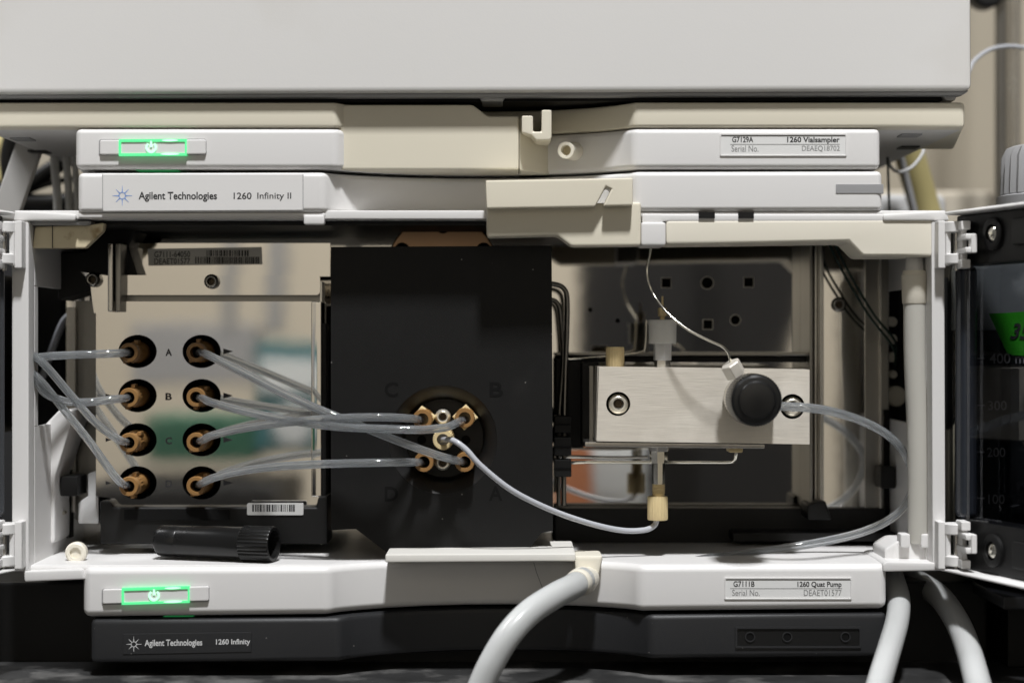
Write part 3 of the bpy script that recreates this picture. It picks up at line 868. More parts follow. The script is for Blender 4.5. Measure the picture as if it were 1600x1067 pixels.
MB().box(921, 572, 927, 695, HF + 30, HF + 46).done('carrier_rail', M['dksteel'], ph)
MB().front([(914, 690), (1195, 694), (1195, 701), (914, 698)], HF + 4, HF + 40).done('base_ledge', M['steel'], ph, bevel=0.0004)
MB().box(868, 556, 1264, 566, 74, 88).done('ledge', M['black'], ph, bevel=0.0006)
MB().box(868, 551, 1264, 556, 70, 88).done('ledge_cap', M['dksteel'], ph, bevel=0.0004)
MB().box(868, 560, 912, 700, 62, 74).done('cover_plate', M['black'], ph, bevel=0.0006)
def knob_nut(px, ytop, ybot, r, d, m, parent, name, n=44, dep=0.00028):
    c = P(px, ybot, d)
    h = L(ybot - ytop, d)
    rr = L(r, d)
    return MB().lathe(c, (0, 0, 1), [(0, rr * 0.93), (0.0004, rr), (h - 0.0005, rr), (h, rr * 0.93)], n=n, knurl=(1, 2, dep)).done(name, m, parent, ang=30)
knob_nut(961, 542, 576, 14.5, HF + 14, M['natural'], ph, 'knurled_plug', n=40, dep=0.00035)
# inlet stack above the block
c = P(1035, 575, HF + 16)
q = lambda n: L(n, HF + 16)
MB().lathe(c, (0, 0, 1), [(0, q(13)), (q(14), q(13))], n=6, rot=R(15)).done('hex_neck', M['steel'], ph, bevel=0.0002)
MB().lathe(c, (0, 0, 1), [(q(12), q(14.6)), (q(38), q(15)), (q(38.5), q(14))], n=6, rot=R(8)).done('hex_nut', M['ltgrey'], ph, bevel=0.0003)
MB().lathe(c, (0, 0, 1), [(q(38), q(21)), (q(40), q(21.6)), (q(66), q(22)), (q(71), q(23.4)), (q(75), q(23)), (q(75.4), q(20))], n=40).done('filter_cup', M['nylon'], ph)
MB().lathe(c, (0, 0, 1), [(q(75), q(3.6)), (q(80), q(4)), (q(81), q(6.6)), (q(92), q(7)), (q(94), q(6)), (q(94.2), q(2)), (q(112), q(1.6))], n=8).done('cup_nut', M['natural'], ph, ang=30)
# outlet fittings below
c = P(1029, 692, HF + 14)
q = lambda n: -L(n, HF + 14)
MB().lathe(c, (0, 0, -1), [(0, -q(17)), (-q(13), -q(17))], n=6, rot=R(10)).done('hex_nut', M['steel'], ph, bevel=0.0003)
MB().lathe(c, (0, 0, -1), [(-q(13), -q(14.5)), (-q(31), -q(13.5)), (-q(31), -q(10)), (-q(66), -q(9.6))], n=8, rot=R(12)).done('steel_shaft', M['chrome'], ph, ang=20)
thr = [(-q(64), -q(10))]
for k in range(6):
    thr += [(-q(65 + k * 2.6), -q(10.4)), (-q(66.3 + k * 2.6), -q(9.2))]
thr.append((-q(84), -q(10)))
MB().lathe(c, (0, 0, -1), thr, n=20).done('threaded_neck', M['natural'], ph, ang=60)
knob_nut(1027.5, 775, 812, 16, HF + 14, M['natural'], ph, 'knurled_nut', n=44, dep=0.00035)
MB().box(1139, 694, 1161, 707, HF + 8, HF + 18).done('port_nut', M['natural'], ph, bevel=0.0006)

# purge valve screwed into the head
pv = thing('purge_valve', 'round black ribbed knob in a knurled steel collar on the pump head', 'valve', P(1175, 668, -10))
kc = P(1176, 624, -2)
MB().lathe(P(1169, 622.5, HF), (0, -1, 0), [(0, 0.0098), (0.001, 0.0102), (0.012, 0.0102), (0.0135, 0.0094)], n=110, knurl=(1, 2, 0.00025)).done('collar', M['steel'], pv, ang=30)
MB().lathe(P(1172, 623, HF - 13), (0, -1, 0), [(0, 0.0062), (0.012, 0.0062)], n=32).done('stem', M['steel'], pv)
kf = P(1182.5, 625.5, -24)
RK = L(41.5, -24)
MB().lathe(kf + Vector((0, 0.017, 0)), (0, -1, 0), [(0, RK * 0.92), (0.0008, RK), (0.0145, RK), (0.0160, RK * 0.95), (0.0168, RK * 0.86), (0.0170, RK * 0.74), (0.0172, RK * 0.70), (0.0180, RK * 0.66), (0.0184, RK * 0.5), (0.0186, RK * 0.1)], n=120, knurl=(1, 2, 0.0003)).done('knob', M['shine'], pv, ang=32)
n0, n1 = P(1162, 606, 2), P(1146, 578, 0)
ax = n1 - n0
MB().lathe(n0, ax, [(0, 0.0013), (ax.length, 0.0013)], n=12).done('nut_stem', M['chrome'], pv)
nb = n0 + ax * 0.72
MB().lathe(nb, ax, [(0, 0.0042), (0.0052, 0.0042), (0.0056, 0.0036)], n=6, rot=R(20)).done('hex_nut', M['brushed'], pv, bevel=0.0003)
MB().lathe(n0 - ax * 0.1, ax, [(0, 0.0030), (0.004, 0.0030)], n=14).done('side_port', M['steel'], pv)

# ------------------------------------------------------------------ tubes
TR = 0.00165
def pipe_wall(pts, r, ri, name, m, parent, n=18, smooth=8):
    """hollow tubing: outer skin, inner skin and ring ends as one closed mesh"""
    b = MB()
    c = spline([Vector(p) for p in pts], smooth)
    t0 = (c[1] - c[0]).normalized()
    ref = Vector((0, 0, 1)) if abs(t0.z) < 0.9 else Vector((1, 0, 0))
    u = t0.cross(ref).normalized()
    O, I = [], []
    for i, p in enumerate(c):
        t = (c[min(i + 1, len(c) - 1)] - c[max(i - 1, 0)]).normalized()
        u = (u - t * u.dot(t)).normalized()
        v = t.cross(u)
        dirs = [u * math.cos(2 * math.pi * k / n) + v * math.sin(2 * math.pi * k / n) for k in range(n)]
        O.append([b.bm.verts.new(p + q * r) for q in dirs])
        I.append([b.bm.verts.new(p + q * ri) for q in dirs])
    F_ = b.bm.faces.new
    for k in range(n):
        l = (k + 1) % n
        for i in range(len(c) - 1):
            F_((O[i][k], O[i][l], O[i + 1][l], O[i + 1][k]))
            F_((I[i][k], I[i + 1][k], I[i + 1][l], I[i][l]))
        F_((O[0][k], I[0][k], I[0][l], O[0][l]))
        F_((O[-1][k], O[-1][l], I[-1][l], I[-1][k]))
    return b.done(name, m, parent, ang=80)
def tube(label, pts, r=TR, m='tube', name='clear_tube', cat='tube', group=None, bore=True, n=16, smooth=8):
    t = thing(name, label, cat, pts[0], group)
    if bore: pipe_wall(pts, r, r * 0.5, 'tube_wall', M[m], t, n=18, smooth=smooth)
    else: MB().tube(pts, r, n=n, smooth=smooth).done('tube_wall', M[m], t, ang=80)
    return t
GL = 'clear tubes between the side wall and the left port column'
e = FT - 2
tube('short clear tube running level from the side wall to left port A', [P(204, 551, e + 10), P(196, 551, e), P(178, 552, e - 5), P(130, 554, e - 8), P(85, 556, 16), P(52, 559, 9), P(30, 561, 16)], group=GL)
tube('looped clear tube sagging from the side wall to left port B', [P(204, 621, e + 10), P(196, 622, e), P(176, 624, e - 5), P(140, 628, e - 7), P(104, 627, 18), P(72, 615, 11), P(57, 596, 9), P(48, 580, 10), P(30, 575, 18)], group=GL)
tube('clear tube slanting down from the side wall to left port C', [P(204, 690, e + 10), P(195, 690, e), P(178, 682, e - 6), P(145, 656, e - 9), P(108, 614, 18), P(70, 570, 8), P(52, 556, 9), P(32, 553, 18)], group=GL)
tube('long steep clear tube falling from the side wall to left port D', [P(204, 758, e + 10), P(194, 757, e), P(178, 742, e - 7), P(140, 690, e - 9), P(100, 640, 18), P(72, 605, 10), P(54, 585, 9), P(34, 573, 18)], group=GL)
GR = 'clear tubes from the right port column to the black valve block'
e = FT
g = GD - 8
tube('clear tube from right port A crossing down to lower valve port A', [P(309, 551, e + 8), P(316, 551, e), P(332, 558, e - 6), P(380, 582, 18), P(440, 613, 8), P(500, 640, 2), P(560, 664, 0), P(620, 688, -1), P(680, 710, 0), P(712, 719, g - 2), P(728, 722, g + 8)], group=GR)
tube('clear tube from right port B passing under to upper valve port B', [P(309, 621, e + 8), P(316, 622, e), P(332, 629, e - 6), P(380, 642, 16), P(450, 656, 6), P(520, 666, -2), P(600, 670, -4), P(660, 671, -3), P(698, 667, 0), P(716, 659, g - 2), P(730, 654, g + 8)], group=GR)
tube('clear tube from right port C rising over to upper valve port C', [P(308, 690, e + 8), P(315, 688, e), P(332, 680, e - 6), P(370, 671, 18), P(430, 662, 8), P(500, 655, 0), P(560, 652, -2), P(610, 652, -1), P(645, 654, g - 3), P(662, 656, g + 8)], group=GR)
tube('clear tube running nearly level from right port D to valve port D', [P(308, 758, e + 8), P(315, 755, e), P(332, 747, e - 6), P(370, 737, 18), P(430, 729, 8), P(500, 725, 2), P(570, 723, 0), P(620, 722, 2), P(648, 722, g - 2), P(663, 722, g + 8)], group=GR)
tube('thin grey tube from the valve centre dipping to the ivory nut', [P(690, 688, GD), P(694, 687, GD - 10), P(708, 688, GD - 16), P(728, 702, GD - 18), P(752, 728, 0), P(800, 766, 2), P(860, 796, 8), P(920, 817, 16), P(970, 828, 22), P(1005, 828, 24), P(1022, 821, HF + 14), P(1027.5, 808, HF + 14)], r=L(4.6), m='thintube', name='outlet_tube', bore=False, smooth=9)
tube('milky waste tube arching from the knob down behind the drain hose', [P(1212, 634, -8), P(1226, 635, -12), P(1262, 637, -14), P(1300, 643, -10), P(1345, 657, 2), P(1385, 678, 12), P(1412, 706, 24), P(1426, 742, 30), P(1421, 778, 28), P(1395, 808, 30), P(1350, 830, 34), P(1290, 845, 38), P(1220, 857, 38), P(1150, 866, 32), P(1090, 875, 27), P(1060, 884, 24)], r=L(7), m='tube', name='waste_tube', bore=True, smooth=9)

def capillary(label, pts, r=0.0006, m='chrome', name='steel_capillary', smooth=8, group=None):
    return MB().tube(pts, r, n=10, smooth=smooth).done(name, M[m], ang=80, label=label, cat='capillary', group=group)
capillary('fine bent steel capillary curling from above to the black knob', [P(1020, 372, 14), P(1016, 395, 12), P(1011, 425, 10), P(1019, 456, 10), P(1042, 488, 4), P(1072, 513, 0), P(1106, 531, -2), P(1128, 541, -2), P(1138, 552, -1), P(1142, 568, 0), P(1146, 578, 0)], r=0.00052)
capillary('outer of two dark bent pipes beside the black block', [P(850, 443, 56), P(866, 444, 56), P(880, 450, 56), P(886, 466, 56), P(886, 510, 56), P(884, 570, 56), P(882, 650, 54), P(881, 720, 52), P(881, 790, 50)], r=0.0011, m='dksteel')
capillary('inner of two dark bent pipes beside the black block', [P(850, 468, 60), P(864, 469, 60), P(872, 476, 60), P(876, 495, 60), P(880, 560, 60), P(874, 650, 58), P(873, 720, 58), P(873, 790, 56)], r=0.001, m='dksteel')
capillary('thin steel pipe level behind the ivory knurled plug', [P(884, 560, 60), P(900, 560, 60), P(950, 556, 58), P(1000, 550, 58), P(1008, 540, 58), P(1010, 500, 58)], r=0.0006)
capillary('thin steel pipe running under the pump head to its port nut', [P(876, 724, 44), P(910, 722, 42), P(980, 722, 40), P(1090, 722, 34), P(1136, 722, 28), P(1147, 719, 26), P(1150, 710, 24), P(1150, 700, 24)], r=0.0007)
capillary('short steel pipe just above the long one under the pump head', [P(876, 713, 58), P(910, 714, 58), P(970, 715, 58), P(1012, 714, 58)], r=0.0008, m='steel')
for y0, y1, lb in ((650, 676, 'topmost of three black clips on the pipes by the valve block'), (683, 712, 'middle of three black clips on the pipes by the valve block'), (718, 745, 'lowest of three black clips on the pipes by the valve block')):
    t = thing('pipe_clip', lb, 'clip', P(880, y1, 44), 'black clips on the pipes')
    MB().front(rrect(866, y0, 893, y1, 2), 40, 50).done('clip_body', M['black'], t, bevel=0.0006)
    MB().box(868, (y0 + y1) / 2 - 1.2, 892, (y0 + y1) / 2 + 1.2, 39.6, 42).done('clip_slit', M['deep'], t)
for k, (x0, x1, y1) in enumerate(((1291, 1396, 560), (1300, 1398, 548))):
    MB().tube([P(x0, 372, 60), P(x0 + 26, 425, 58), P(x0 + 66, 492, 60), P(x1, y1 - 16, 70), P(x1 + 2, y1 + 14, 86)], 0.00055, n=8).done('thin_wire', M['wire'], ang=80, label=('dark green wire drooping to the round pale discs, lower of two', 'dark green wire drooping to the round pale discs, upper of two')[k], cat='wire', group='dark wires in the right bay')

# ------------------------------------------------------------------ hoses
hz = thing('drain_hose', 'milky hose hanging from the ivory spout below the black block', 'hose', P(820, 1060, -40))
MB().tube([P(912, 905, -6), P(893, 917, -16), P(866, 931, -26), P(828, 956, -36), P(796, 990, -42), P(771, 1030, -44), P(752, 1070, -44), P(738, 1110, -44)], L(20.5, -30), n=28, smooth=9).done('hose_wall', M['hose'], hz, ang=80)
c0, c1 = P(902, 911, -12), P(920, 903, 6)
MB().lathe(c0, c1 - c0, [(-0.001, 0.0048), (0, 0.0052), (0.003, 0.0054), (0.004, 0.0050), (0.005, 0.0055), (0.009, 0.0056), (0.012, 0.0052), (0.018, 0.0045)], n=30).done('hose_socket', M['ivory'], hz, ang=40)
hz = thing('drain_hose', 'milky hose going straight down under the right end of the pump', 'hose', P(1375, 1060, 20), 'hoses under the pump corner')
MB().tube([P(1388, 880, 44), P(1396, 905, 30), P(1404, 935, 14), P(1402, 968, -4), P(1392, 1005, -22), P(1380, 1045, -40), P(1369, 1082, -56), P(1362, 1100, -70)], L(18, 10), n=28, smooth=9).done('hose_wall', M['hose'], hz, ang=80)
hz = thing('drain_hose', 'milky hose arching outward to the right from under the pump corner', 'hose', P(1530, 1060, 20), 'hoses under the pump corner')
MB().tube([P(1400, 880, 74), P(1412, 898, 62), P(1440, 912, 48), P(1470, 934, 26), P(1496, 972, 4), P(1514, 1018, -20), P(1530, 1075, -46), P(1536, 1098, -60)], L(19, 20), n=28, smooth=9).done('hose_wall', M['hose'], hz, ang=80)
vd = thing('drain_pipe', 'upright milky drain pipe with a cream collar inside the right jamb', 'pipe', P(1436, 845, 14))
c = P(1437, 846, 12)
h = lambda y: (846 - y) * L(1, 12)
MB().tube([P(1429, 462, 12), P(1430, 560, 12), P(1434, 660, 12), P(1436, 760, 12), P(1436, 848, 12)], L(17.5, 12), n=28).done('pipe_wall', M['drain'], vd, ang=80)
c = P(1429, 475, 12)
s = L(1, 12)
MB().lathe(c, (0, 0, 1), [(0, 18 * s), (2 * s, 19 * s), (30 * s, 20 * s), (44 * s, 20.5 * s), (46 * s, 19 * s), (52 * s, 18.5 * s), (53 * s, 10 * s)], n=32).done('collar', M['ivory'], vd, ang=35)
MB().lathe(c, (0, 0, 1), [(50 * s, 14.5 * s), (70 * s, 13.5 * s), (75 * s, 11 * s), (77 * s, 5 * s)], n=28).done('plug', M['white'], vd, ang=50)

# ------------------------------------------------------------------ black plastic cap lying on the shelf
bc = thing('plastic_cap', 'black ribbed plastic cap lying on the white shelf below the ports', 'cap', P(338, 872, 15))
a, c = P(249, 844, 24), P(428, 850, 10)
ax = c - a
ln = ax.length
R0, R1 = L(24.5, 20), L(26.5, 12)
MB().lathe(a, ax, [(0, R0 * 0.86), (0.0006, R0 * 0.96), (0.002, R0), (ln * 0.18, R0 * 1.0), (ln * 0.18 + 0.0002, R0 * 0.985), (ln * 0.185, R0 * 1.0), (ln * 0.75, R1 * 0.97)], n=48).done('barrel', M['shine'], bc, ang=35)
MB().lathe(a, ax, [(ln * 0.74, R1 * 0.97), (ln * 0.745, R1 * 1.06), (ln * 0.985, R1 * 1.06), (ln, R1 * 1.0), (ln, R1 * 0.82), (ln * 0.86, R1 * 0.8)], n=64, close=False, knurl=(1, 2, 0.00035)).done('grip', M['shine'], bc, ang=30)
MB().lathe(a, ax, [(ln * 0.86, R1 * 0.81), (ln * 0.865, R1 * 0.81)], n=32).done('mouth', M['deep'], bc)

# ------------------------------------------------------------------ charcoal instrument underneath
di = thing('charcoal_instrument', 'low charcoal grey instrument at the bottom of the stack', 'lab instrument', P(760, 1040, 60))
R2 = 0.008
ctr4 = arc(530, 1016, 21, 26, 0.8)
MB().plan([(141, 0), (530, 0)] + ctr4[1:-1] + [(1016, 0), (1386, 0), (1360, 40), (165, 40)], 961.5, 1031, R2, 0, R2).done('front_bar', M['char'], di, bevel=0.0022)
MB().box(20, 905, 1480, 955, 62, 300).done('housing', M['black'], di)
MB().box(-60, 908, 1545, 1043, 34, 300, 34).done('base', M['black'], di, bevel=0.002)
npd = MB().front([(192, 990), (393, 987), (393, 1018), (192, 1022)], -0.3, 1).done('name_plate', M['char'], di, bevel=0.0002)
spark(209, 1006, 12, -0.35, M['whiteink'], npd)
text('Agilent Technologies', (226, 999, 316, 1012), -0.36, M['whiteink'], npd, bold=0.02, roll=-0.012)
text('1260 Infinity', (337.5, 998, 391, 1009), -0.36, M['whiteink'], npd, bold=0.02, roll=-0.012)
sk = MB().plate(rrect(1149, 979, 1346, 1012, 2), [rrect(1152, 982, 1343, 1009, 2)[::-1]], -0.6, 1).done('socket_frame', M['char'], di)
pn = MB().front(rrect(1152, 982, 1343, 1009, 2), -0.1, 1).done('socket_panel', M['black'], di)
for x in (1172, 1230, 1321):
    MB().lathe(P(x, 994.5, -0.1), (0, -1, 0), [(0, L(8)), (0.0004, L(8)), (0.0004, L(6.4)), (0.0001, L(6.2))], n=22, close=False).done('socket_rim', M['char'], pn)
    MB().lathe(P(x, 994.5, -0.1), (0, -1, 0), [(0, L(6.4)), (0.0001, L(6.4))], n=22).done('socket_hole', M['deep'], pn)

# ------------------------------------------------------------------ bottle on its tray, behind the open right door
bx, bd = 1657, 34
bo = P(bx, 905, bd)
bt = thing('solvent_bottle', 'graduated solvent bottle with a ribbed grey cap behind the smoked door', 'bottle', bo)
RB = 0.045
hh = lambda y: (905 - y) * L(1, bd)
MB().lathe(bo, (0, 0, 1), [(0, RB * 0.9), (0.002, RB * 0.98), (0.006, RB), (hh(425), RB), (hh(395), RB * 0.96), (hh(370), RB * 0.82), (hh(350), RB * 0.62), (hh(335), RB * 0.46), (hh(325), RB * 0.42), (hh(312), RB * 0.42)], n=64).done('glass_body', M['glass'], bt, ang=60)
MB().lathe(bo, (0, 0, 1), [(0.0025, RB * 0.88), (0.007, RB * 0.955), (hh(519), RB * 0.955), (hh(517), RB * 0.955)], n=64).done('liquid', M['liquid'], bt, ang=60)
MB().lathe(bo, (0, 0, 1), [(hh(516), RB * 0.968), (hh(425), RB * 0.968), (hh(395), RB * 0.93), (hh(370), RB * 0.79), (hh(350), RB * 0.59)], n=64, close=False).done('headspace_reflection', M['headgrey'], bt, ang=60)  # lining added for the grey reflections in the empty part of the bottle
MB().lathe(bo, (0, 0, 1), [(hh(330), 0.0245), (hh(328), 0.0255), (hh(308), 0.0255), (hh(306), 0.0240), (hh(305), 0.0232)], n=60).done('cap_ring', M['grey'], bt, ang=40)
MB().lathe(bo, (0, 0, 1), [(hh(305), 0.0230), (hh(304), 0.0240), (hh(246), 0.0234), (hh(232), 0.0216), (hh(229), 0.0195)], n=60, knurl=(1, 3, 0.0011)).done('cap', M['grey'], bt, ang=30)
def bwrap(off):
    def f(px, py):
        # where the line of sight meets the glass
        r = RB + off
        u = Vector(((px - 800) / F, 1.0))
        o_ = Vector((0 - bo.x, -CAMD - bo.y))
        A, B, C_ = u.dot(u), o_.dot(u), o_.dot(o_) - r * r
        q = max(0.0, B * B - A * C_)
        t = (-B - math.sqrt(q)) / A
        return Vector((u.x * t, -CAMD + t, Z0 - (py - 533.5) / F * t))
    return f
wr = bwrap(0.0004)
for s_, bx4 in (('400 ml', (1546, 552, 1606, 568)), ('300', (1544, 626, 1573, 641)), ('200', (1542, 699, 1571, 714)), ('100', (1544, 772, 1570, 787))):
    text(s_, bx4, 0, M['mark'], bt, warp=wr, name='graduation', bold=0.012)
for y in (560, 633, 706, 778):
    b = MB()
    a = [wr(1517 + (1539 - 1517) * i / 6, y - 1.2) for i in range(7)]
    c = [wr(1517 + (1539 - 1517) * i / 6, y + 1.2) for i in range(7)]
    for i in range(6):
        b.bm.faces.new([b.bm.verts.new(v) for v in (a[i], a[i + 1], c[i + 1], c[i])])
    b.done('tick_mark', M['mark'], bt)
wr2 = bwrap(0.0009)
b = MB()
top = [(1545, 490), (1570, 489), (1600, 487), (1650, 484), (1720, 482)]
bot = [(1573, 551), (1582, 555), (1604, 556), (1655, 555), (1720, 553)]
N_ = 24
va = []
for i in range(N_ + 1):
    t = i / N_ * (len(top) - 1)
    k = min(int(t), len(top) - 2)
    f_ = t - k
    A = (top[k][0] + (top[k + 1][0] - top[k][0]) * f_, top[k][1] + (top[k + 1][1] - top[k][1]) * f_)
    B = (bot[k][0] + (bot[k + 1][0] - bot[k][0]) * f_, bot[k][1] + (bot[k + 1][1] - bot[k][1]) * f_)
    col_ = []
    for j in range(4):
        col_.append(b.bm.verts.new(wr2(A[0] + (B[0] - A[0]) * j / 3, A[1] + (B[1] - A[1]) * j / 3)))
    va.append(col_)
for i in range(N_):
    for j in range(3):
        b.bm.faces.new((va[i][j], va[i + 1][j], va[i + 1][j + 1], va[i][j + 1]))
tp = b.done('tape', M['green'], bt, label='bright green tape wrapped round the bottle')
text('35', (1578, 505, 1612, 530), 0, M['ink'], tp, warp=bwrap(0.0012), bold=0.02, slant=0.35, name='handwriting')
ty = thing('bottle_tray', 'black tray under the bottle at the far right', 'tray', (bo.x, bo.y, 0))
MB().wbox(P(1565, 0, -10).x, -12 * MM, 0.028, bo.x + 0.09, 120 * MM, bo.z - 0.0005).done('tray_top', M['char'], ty, bevel=0.001)
MB().wbox(P(1585, 0, 10).x, 20 * MM, 0.0, bo.x + 0.07, 110 * MM, 0.028).done('pedestal', M['black'], ty, bevel=0.001)
MB().wbox(P(1493, 0, 90).x, 95 * MM, 0.0, 0.42, 260 * MM, P(0, 352, 95).z).done('equipment_case', M['dkcab'], bevel=0.003, label='black case standing behind the smoked door and bottle', cat='case')

# ------------------------------------------------------------------ things on the wall side, right
po = thing('stand_pole', 'steel lab stand pole rising behind the bottle cap', 'stand', P(1572, 1000, 320))
px0 = P(1565, 0, 320)
MB().lathe((P(1564, 0, 300).x, 0.300, 0.0), (0, 0, 1), [(0, 0.0034), (0.9, 0.0034)], n=24).done('rod', M['dksteel'], po)
MB().lathe((P(1584, 0, 330).x, 0.330, 0.0), (0, 0, 1), [(0, 0.0036), (0.9, 0.0036)], n=20).done('thin_rod', M['steel'], po)
MB().wbox(P(1520, 0, 300).x, 0.24, 0.0, P(1640, 0, 300).x, 0.40, 0.012).done('foot', M['dkcab'], po)
MB().lathe(P(1535, -8, 270), (0, -1, 0), [(0, 0.009), (0.012, 0.0095), (0.014, 0.008)], n=24).done('clamp_knob', M['black'], po)
MB().bar(P(1535, -8, 290), P(1570, -8, 300), 0.005, 0.01).done('clamp_arm', M['black'], po)
MB().tube([P(1512, 116, 150), P(1522, 96, 154), P(1545, 79, 158), P(1572, 73, 160), P(1600, 75, 162), P(1650, 84, 162)], L(3.4, 150), n=12).done('loose_tube', M['thintube'], ang=80, label='thin white tube arching past the pole at top', cat='tube')
yt = thing('yellow_tube', 'wide yellowed tube leaning behind the end of the pump', 'tube', P(1440, 420, 200))
MB().tube([P(1408, 200, 200), P(1426, 260, 205), P(1446, 330, 210), P(1465, 400, 210)], L(24, 200), n=24).done('tube_wall', M['yellow'], yt, ang=80)
MB().tube([P(1396, 200, 170), P(1412, 260, 178), P(1429, 330, 182), P(1446, 400, 186)], L(5, 180), n=12).done('dark_edge', M['grey'], yt, ang=80)
MB().tube([P(1386, 238, 120), P(1390, 258, 124), P(1404, 269, 128), P(1424, 262, 132), P(1440, 243, 136), P(1444, 228, 140)], L(2.6, 130), n=10).done('wire_loop', M['ltgrey'], ang=80, label='thin grey wire loop hanging below the sampler corner', cat='wire')
MB().tube([P(1386, 225, 110), P(1388, 280, 112), P(1390, 345, 112)], L(2.0, 110), n=8).done('green_wire', M['wire'], ang=80, label='thin dark green wire hanging straight beside the top bar', cat='wire')
MB().box(1370, 303, 1480, 420, 230, 300).done('grey_box', M['ltgrey'], bevel=0.004, label='pale grey box low behind the yellowed tube', cat='box')
MB().box(1300, 298, 1700, 1000, 400, 500).done('wall_duct', M['wallrear'], bevel=0.004, label='pale wall trunking along the wall behind the pole', cat='trunking')

# ------------------------------------------------------------------ cables on the left
MB().wbox(-0.62, 0.40, 0.0, -0.22, 0.54, 0.20).done('equipment_case', M['dkcab'], bevel=0.003, label='dark case behind the cables left of the stack', cat='case')
MB().bar(P(55, 205, 96), P(6, 345, 70), L(42, 90), 0.004).done('grey_strap', M['sheet'], bevel=0.0008, label='flat grey strap slanting down at the upper left', cat='strap')
for k, (xa, xb, r_, lb) in enumerate(((85, 91, 6.5, 'widest of three grey tubes hanging beside the top bar'), (104, 109, 6, 'middle of three grey tubes hanging beside the top bar'), (117, 121, 5, 'grey hanging tube closest to the white top bar'))):
    MB().tube([P(xa - 3, 200, 110), P(xa, 255, 108), P((xa + xb) / 2 + 1, 300, 106), P(xb, 370, 104)], L(r_, 106), n=14).done('hanging_tube', M['nylon'], ang=80, label=lb, cat='tube', group='grey tubes left of the top bar')
cb_ = [([(-30, 330), (30, 300), (75, 268), (125, 240), (180, 232)], 13, 'black cable rising behind the grey hanging tubes'),
       ([(-30, 280), (20, 312), (70, 318), (130, 314), (190, 318)], 15, 'black cable sagging low behind the grey hanging tubes'),
       ([(20, 200), (12, 250), (20, 300), (40, 360)], 12, 'thick black cable behind the grey strap'),
       ([(40, 300), (80, 286), (120, 280), (160, 290)], 5, 'thin black cable across the gap by the top bar')]
for pts, r_, lb in cb_:
    MB().tube([P(x, y, 190) for x, y in pts], L(r_, 190), n=14).done('black_cable', M['cable'], ang=80, label=lb, cat='cable', group='black cables at the upper left')
MB().tube([P(-20, 200, 240), P(4, 230, 240), P(6, 270, 240), P(-20, 300, 240)], L(10, 240), n=14).done('tan_hose', M['yellow'], ang=80, label='tan hose bend at the far upper left edge', cat='hose')
for k, (pts, r_) in enumerate((([(66, 590), (82, 545), (98, 505), (112, 490)], 6), ([(60, 470), (74, 500), (78, 560), (84, 640)], 4), ([(100, 470), (104, 520), (96, 580), (102, 640)], 5))):
    MB().tube([P(x, y, 100 if k else 92) for x, y in pts], L(r_, 96), n=12).done('duct_cable', M['thintube'] if k != 1 else M['cable'], ang=80, label=('grey cable slanting inside the dark left side window', 'black cable upright inside the dark left side window', 'grey cable upright inside the dark left side window')[k], cat='cable', group='cables in the left side window')

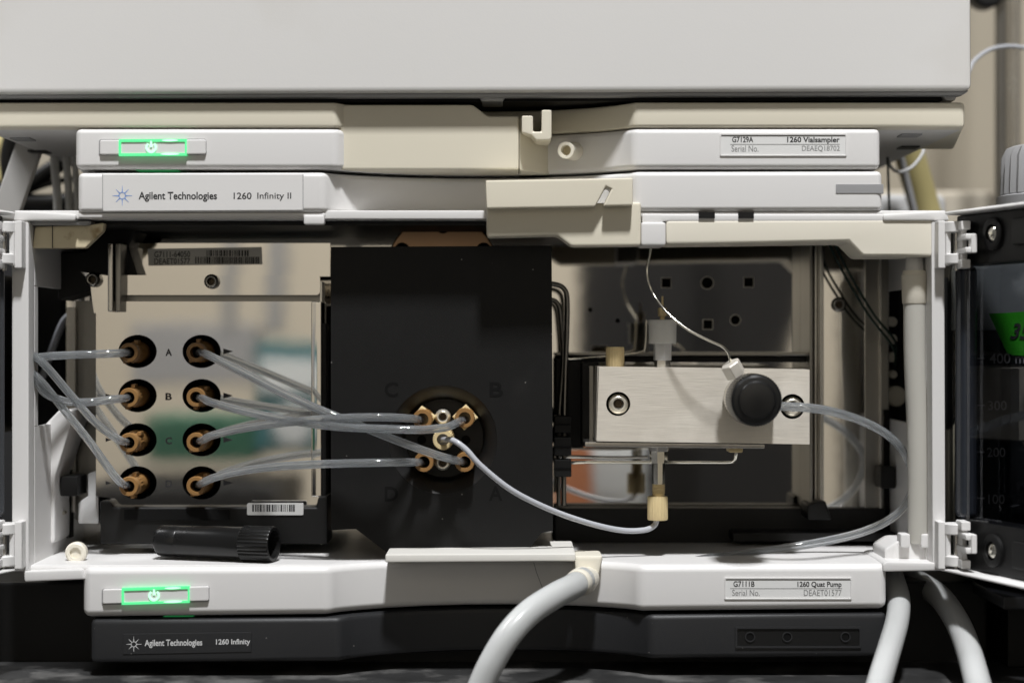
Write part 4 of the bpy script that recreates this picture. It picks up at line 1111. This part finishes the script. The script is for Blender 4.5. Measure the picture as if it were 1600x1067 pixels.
# ------------------------------------------------------------------ across the aisle: a carton and added stand-in shapes for the steel to mirror
YB = -1.55
ol = [(914, 1130), (912, 470), (911, 430), (914, 400), (916, 330), (1272, 330), (1270, 420), (1262, 452), (1250, 490), (1238, 530), (1230, 565), (1236, 610), (1262, 660), (1268, 1130)]
b = MB()
A = [mir(x, y, BACK, YB) for x, y in ol]
b._poly(A, [v - Vector((0, 0.25, 0)) for v in A])
b.done('dark_stand_in', M['dkcab'], bevel=0.004, label='added dark stand-in for a person mirrored behind the pump head', cat='rack')  # unseen dark mass added to give the steel a person's dark reflection
card('charcoal_stand_in', 1010, 350, 1085, 560, BACK, YB + 0.06, M['char'], 0.02, 'added charcoal shape varying the dark reflection above the filter cup', 'rack')  # added to break up the even dark reflection
card('dark_upright_stand_in', 1368, 330, 1480, 1130, BACK, YB - 0.1, M['dkcab'], 0.3, 'added dark upright shape mirrored at the end of the right bay', 'cabinet')  # added to darken the reflection at this edge
card('pale_stand_in', 900, 702, 1012, 800, BACK, YB + 0.2, M['paperg'], 0.05, 'added pale stand-in for the whitish reflection beside the ivory nut', 'box')  # pale stand-in for the whitish patch in the steel
card('skin_tone_stand_in', 862, 690, 925, 810, BACK, YB + 0.3, M['skin'], 0.05, 'added skin-toned stand-in for the orange reflection low beside the black block', 'box')  # skin-coloured stand-in for the orange patch in the steel
tc_ = card('teal_carton', 398, 535, 506, 705, HD, YB, M['teal'], 0.15, 'teal carton with a white label mirrored in the port panel', 'carton')
a, c = mir(408, 612, HD, YB + 0.004), mir(500, 560, HD, YB + 0.004)
MB().wbox(a.x, YB - 0.002, a.z, c.x, YB + 0.004, c.z).done('carton_label', M['paperw'], tc_)
a, c = mir(425, 690, HD, YB + 0.004), mir(490, 630, HD, YB + 0.004)
MB().lathe(Vector(((a.x + c.x) / 2, YB, (a.z + c.z) / 2)), (0, 1, 0), [(-0.002, (c.x - a.x) / 2), (0.006, (c.x - a.x) / 2)], n=32).done('carton_disc', M['paperg'], tc_)
card('green_stand_in', 225, 650, 398, 722, HD, YB, M['grncloth'], 0.15, 'green stand-in shape mirrored low in the port panel', 'crate')  # stand-in for an unidentified green reflection
card('dark_low_stand_in', 120, 762, 430, 1050, HD, YB + 0.1, M['dkcab'], 0.3, 'added dark shape mirrored at the foot of the port panel', 'bench')  # low dark shape added to darken the lower part of the panel's reflection
card('grey_stand_in', 205, 505, 395, 600, HD, YB - 0.5, M['grey'], 0.15, 'grey stand-in shape mirrored softly behind the upper ports', 'locker')  # plain grey stand-in for the panel to mirror
card('grey_strip_stand_in', 345, 300, 362, 520, HD, YB - 0.3, M['grey'], 0.05, 'grey stand-in strip mirrored in the upper flange of the port panel', 'post')  # this strip and the next are grey stand-ins for the mirror
card('grey_strip_stand_in', 415, 300, 440, 520, HD, YB - 0.3, M['grey'], 0.05, 'wider grey stand-in strip mirrored near the edge of the port panel', 'post')
